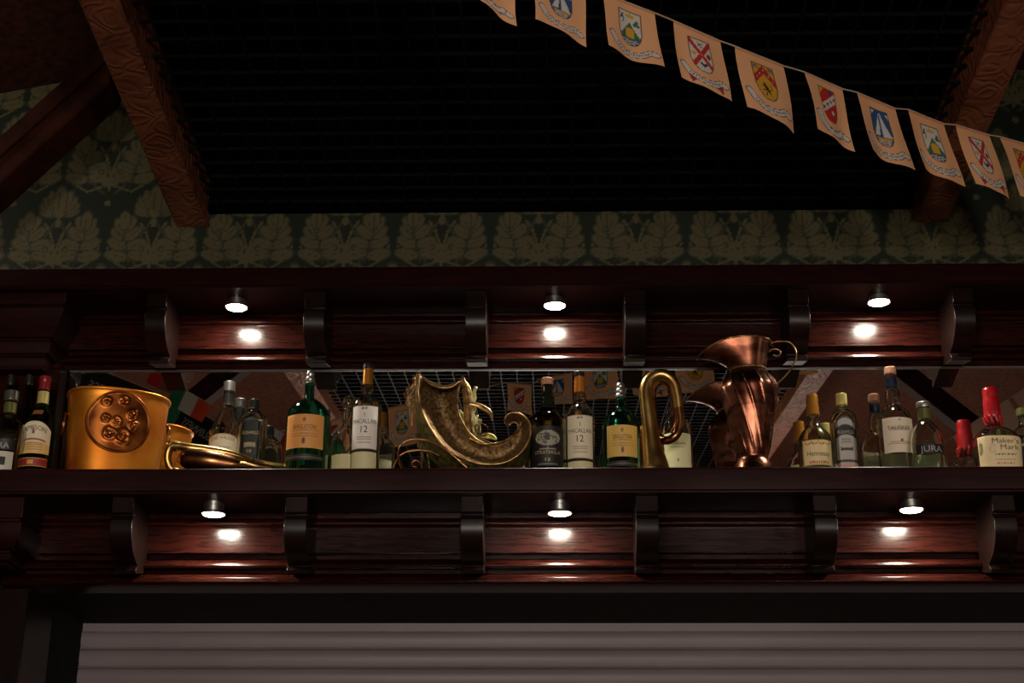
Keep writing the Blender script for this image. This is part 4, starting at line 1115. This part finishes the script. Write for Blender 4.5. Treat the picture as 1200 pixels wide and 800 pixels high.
mflag(((217, 474), (262, 500), 40), 1.95, 'black lettered pennant mirrored right of the copper bucket', GD, None, srgb(16, 17, 18), 1, 'GUINNESS')
GT = 'tricolour pennants reflected at left'
mflag(((196, 466), (216, 474), 30), 1.93, 'plain green pennant mirrored right of the copper bucket rim', GT, None, GRN, 2)
mflag(((178, 434), (206, 447), 16), 2.08, 'red and brown small pennant mirrored high behind the bucket', GT, stripes(RED, srgb(120, 70, 40)), RED, 1)
mflag(((206, 451), (247, 474), 24), 2.08, 'green, white and orange small pennant mirrored left of the pear-shaped bottle', GT, stripes(GRN, WH, ORG), GRN, .4)
mflag(((313, 497), (340, 512), 44), 2.08, 'red, white and red small pennant mirrored right of the flat black-label bottle', GT, stripes(RED, WH, WH, RED), RED, .4)
L0 = WM(96, 425, 1.955); L1 = WM(345, 540, 1.955)
tag(MB().tube([tuple(L0+Vector((0, 0, .004))), tuple(WM(186, 460, 1.955)), tuple(WM(216, 473, 1.955)), tuple(WM(262, 499, 1.955))], .0014, 6).build('bunting_line', M['cord']), 'cord carrying the black lettered pennants mirrored at left', 'cord')
tag(MB().tube([tuple(WM(160, 425, 2.08)), tuple(WM(178, 434, 2.08)), tuple(WM(247, 474, 2.08)), tuple(WM(313, 497, 2.08)), tuple(WM(340, 512, 2.08))], .0014, 6).build('bunting_line', M['cord']), 'cord carrying the small tricolour pennants mirrored at left', 'cord')
# pale pennants mirrored at the right
GP = 'pale pennants reflected at right'
for i, (a, b2) in enumerate((((1186, 464), (1222, 440)), ((1156, 484), (1182, 467)), ((1116, 512), (1150, 488)))):
    mflag((a, b2, 40), 2.0, ['pale pennant mirrored at the right frame edge', 'pale pennant mirrored right of the red wax neck', 'pale pennant mirrored left of the red wax bottle'][i], GP, None, srgb(200, 160, 140), i)
tag(MB().tube([tuple(WM(1100, 522, 2.0)), tuple(WM(1116, 512, 2.0)), tuple(WM(1150, 488, 2.0)), tuple(WM(1222, 440, 2.0))], .0014, 6).build('bunting_line', M['cord']), 'cord carrying the pale pennants mirrored at right', 'cord')

# ================================================================== LIGHTS, CAMERA
def area(name, loc, target, size, e, col):
    L = bpy.data.lights.new(name, 'AREA'); L.energy = e; L.color = col; L.size = size
    o = bpy.data.objects.new(name, L); C.objects.link(o); o.location = loc
    o.rotation_euler = (Vector(target)-Vector(loc)).to_track_quat('-Z', 'Y').to_euler(); return o
def point(name, loc, e, col, r=.06):
    L = bpy.data.lights.new(name, 'POINT'); L.energy = e; L.color = col; L.shadow_soft_size = r
    o = bpy.data.objects.new(name, L); C.objects.link(o); o.location = loc; return o
point('room_light', (-.5, -.6, 2.15), 100, (1, .86, .74), .15)
point('room_light', (1.2, -.9, 2.2), 62, (1, .86, .74), .15)
point('side_light', (-1.82, 3.02, 3.5), 2.6, (1, .88, .7), .05)
area('cool_area_light', (.1, -2.6, 1.2), (.1, 3.4, 2.2), .4, .35, (.6, .75, 1))  # unseen cool source giving the middle corbels a bluish glint
point('fill_light', (1.7, 2.6, 2.9), 1.0, (1, .84, .68), .06)
for x, e in ((-1.15, 30), (-.6, 30), (-.05, 30), (.5, 30), (1.05, 30)):  # added unseen spots that brighten the bottles and their labels
    L = bpy.data.lights.new('shelf_fill_spot', 'SPOT'); L.energy = e*2.2; L.color = (1, .91, .80); L.spot_size = math.radians(13); L.spot_blend = .8; L.shadow_soft_size = .05
    o = bpy.data.objects.new('shelf_fill_spot', L); C.objects.link(o); o.location = (x*.8+.1, .1, 2.62)
    o.rotation_euler = (Vector((x*1.0, 3.38, 2.67))-o.location).to_track_quat('-Z', 'Y').to_euler()
w = bpy.data.worlds.new('world'); bpy.context.scene.world = w; w.use_nodes = True
w.node_tree.nodes['Background'].inputs[0].default_value = (.02, .017, .014, 1)
w.node_tree.nodes['Background'].inputs[1].default_value = .3
cam = bpy.data.cameras.new('camera'); co = bpy.data.objects.new('camera', cam); C.objects.link(co)
cam.sensor_width = 36; cam.lens = 36*F/1200; cam.clip_start = .02
co.matrix_world = Matrix.Translation((0, 0, CAMZ)) @ ROT.to_4x4()
sc = bpy.context.scene; sc.camera = co
sc.view_settings.view_transform = 'Standard'; sc.view_settings.look = 'None'; sc.view_settings.exposure = 0; sc.view_settings.gamma = 1
sc.view_settings.use_curve_mapping = False
cy = sc.cycles
cy.max_bounces = 14; cy.transmission_bounces = 12; cy.glossy_bounces = 6; cy.diffuse_bounces = 3; cy.caustics_refractive = True; cy.caustics_reflective = True
cy.sample_clamp_indirect = 3; cy.use_denoising = True
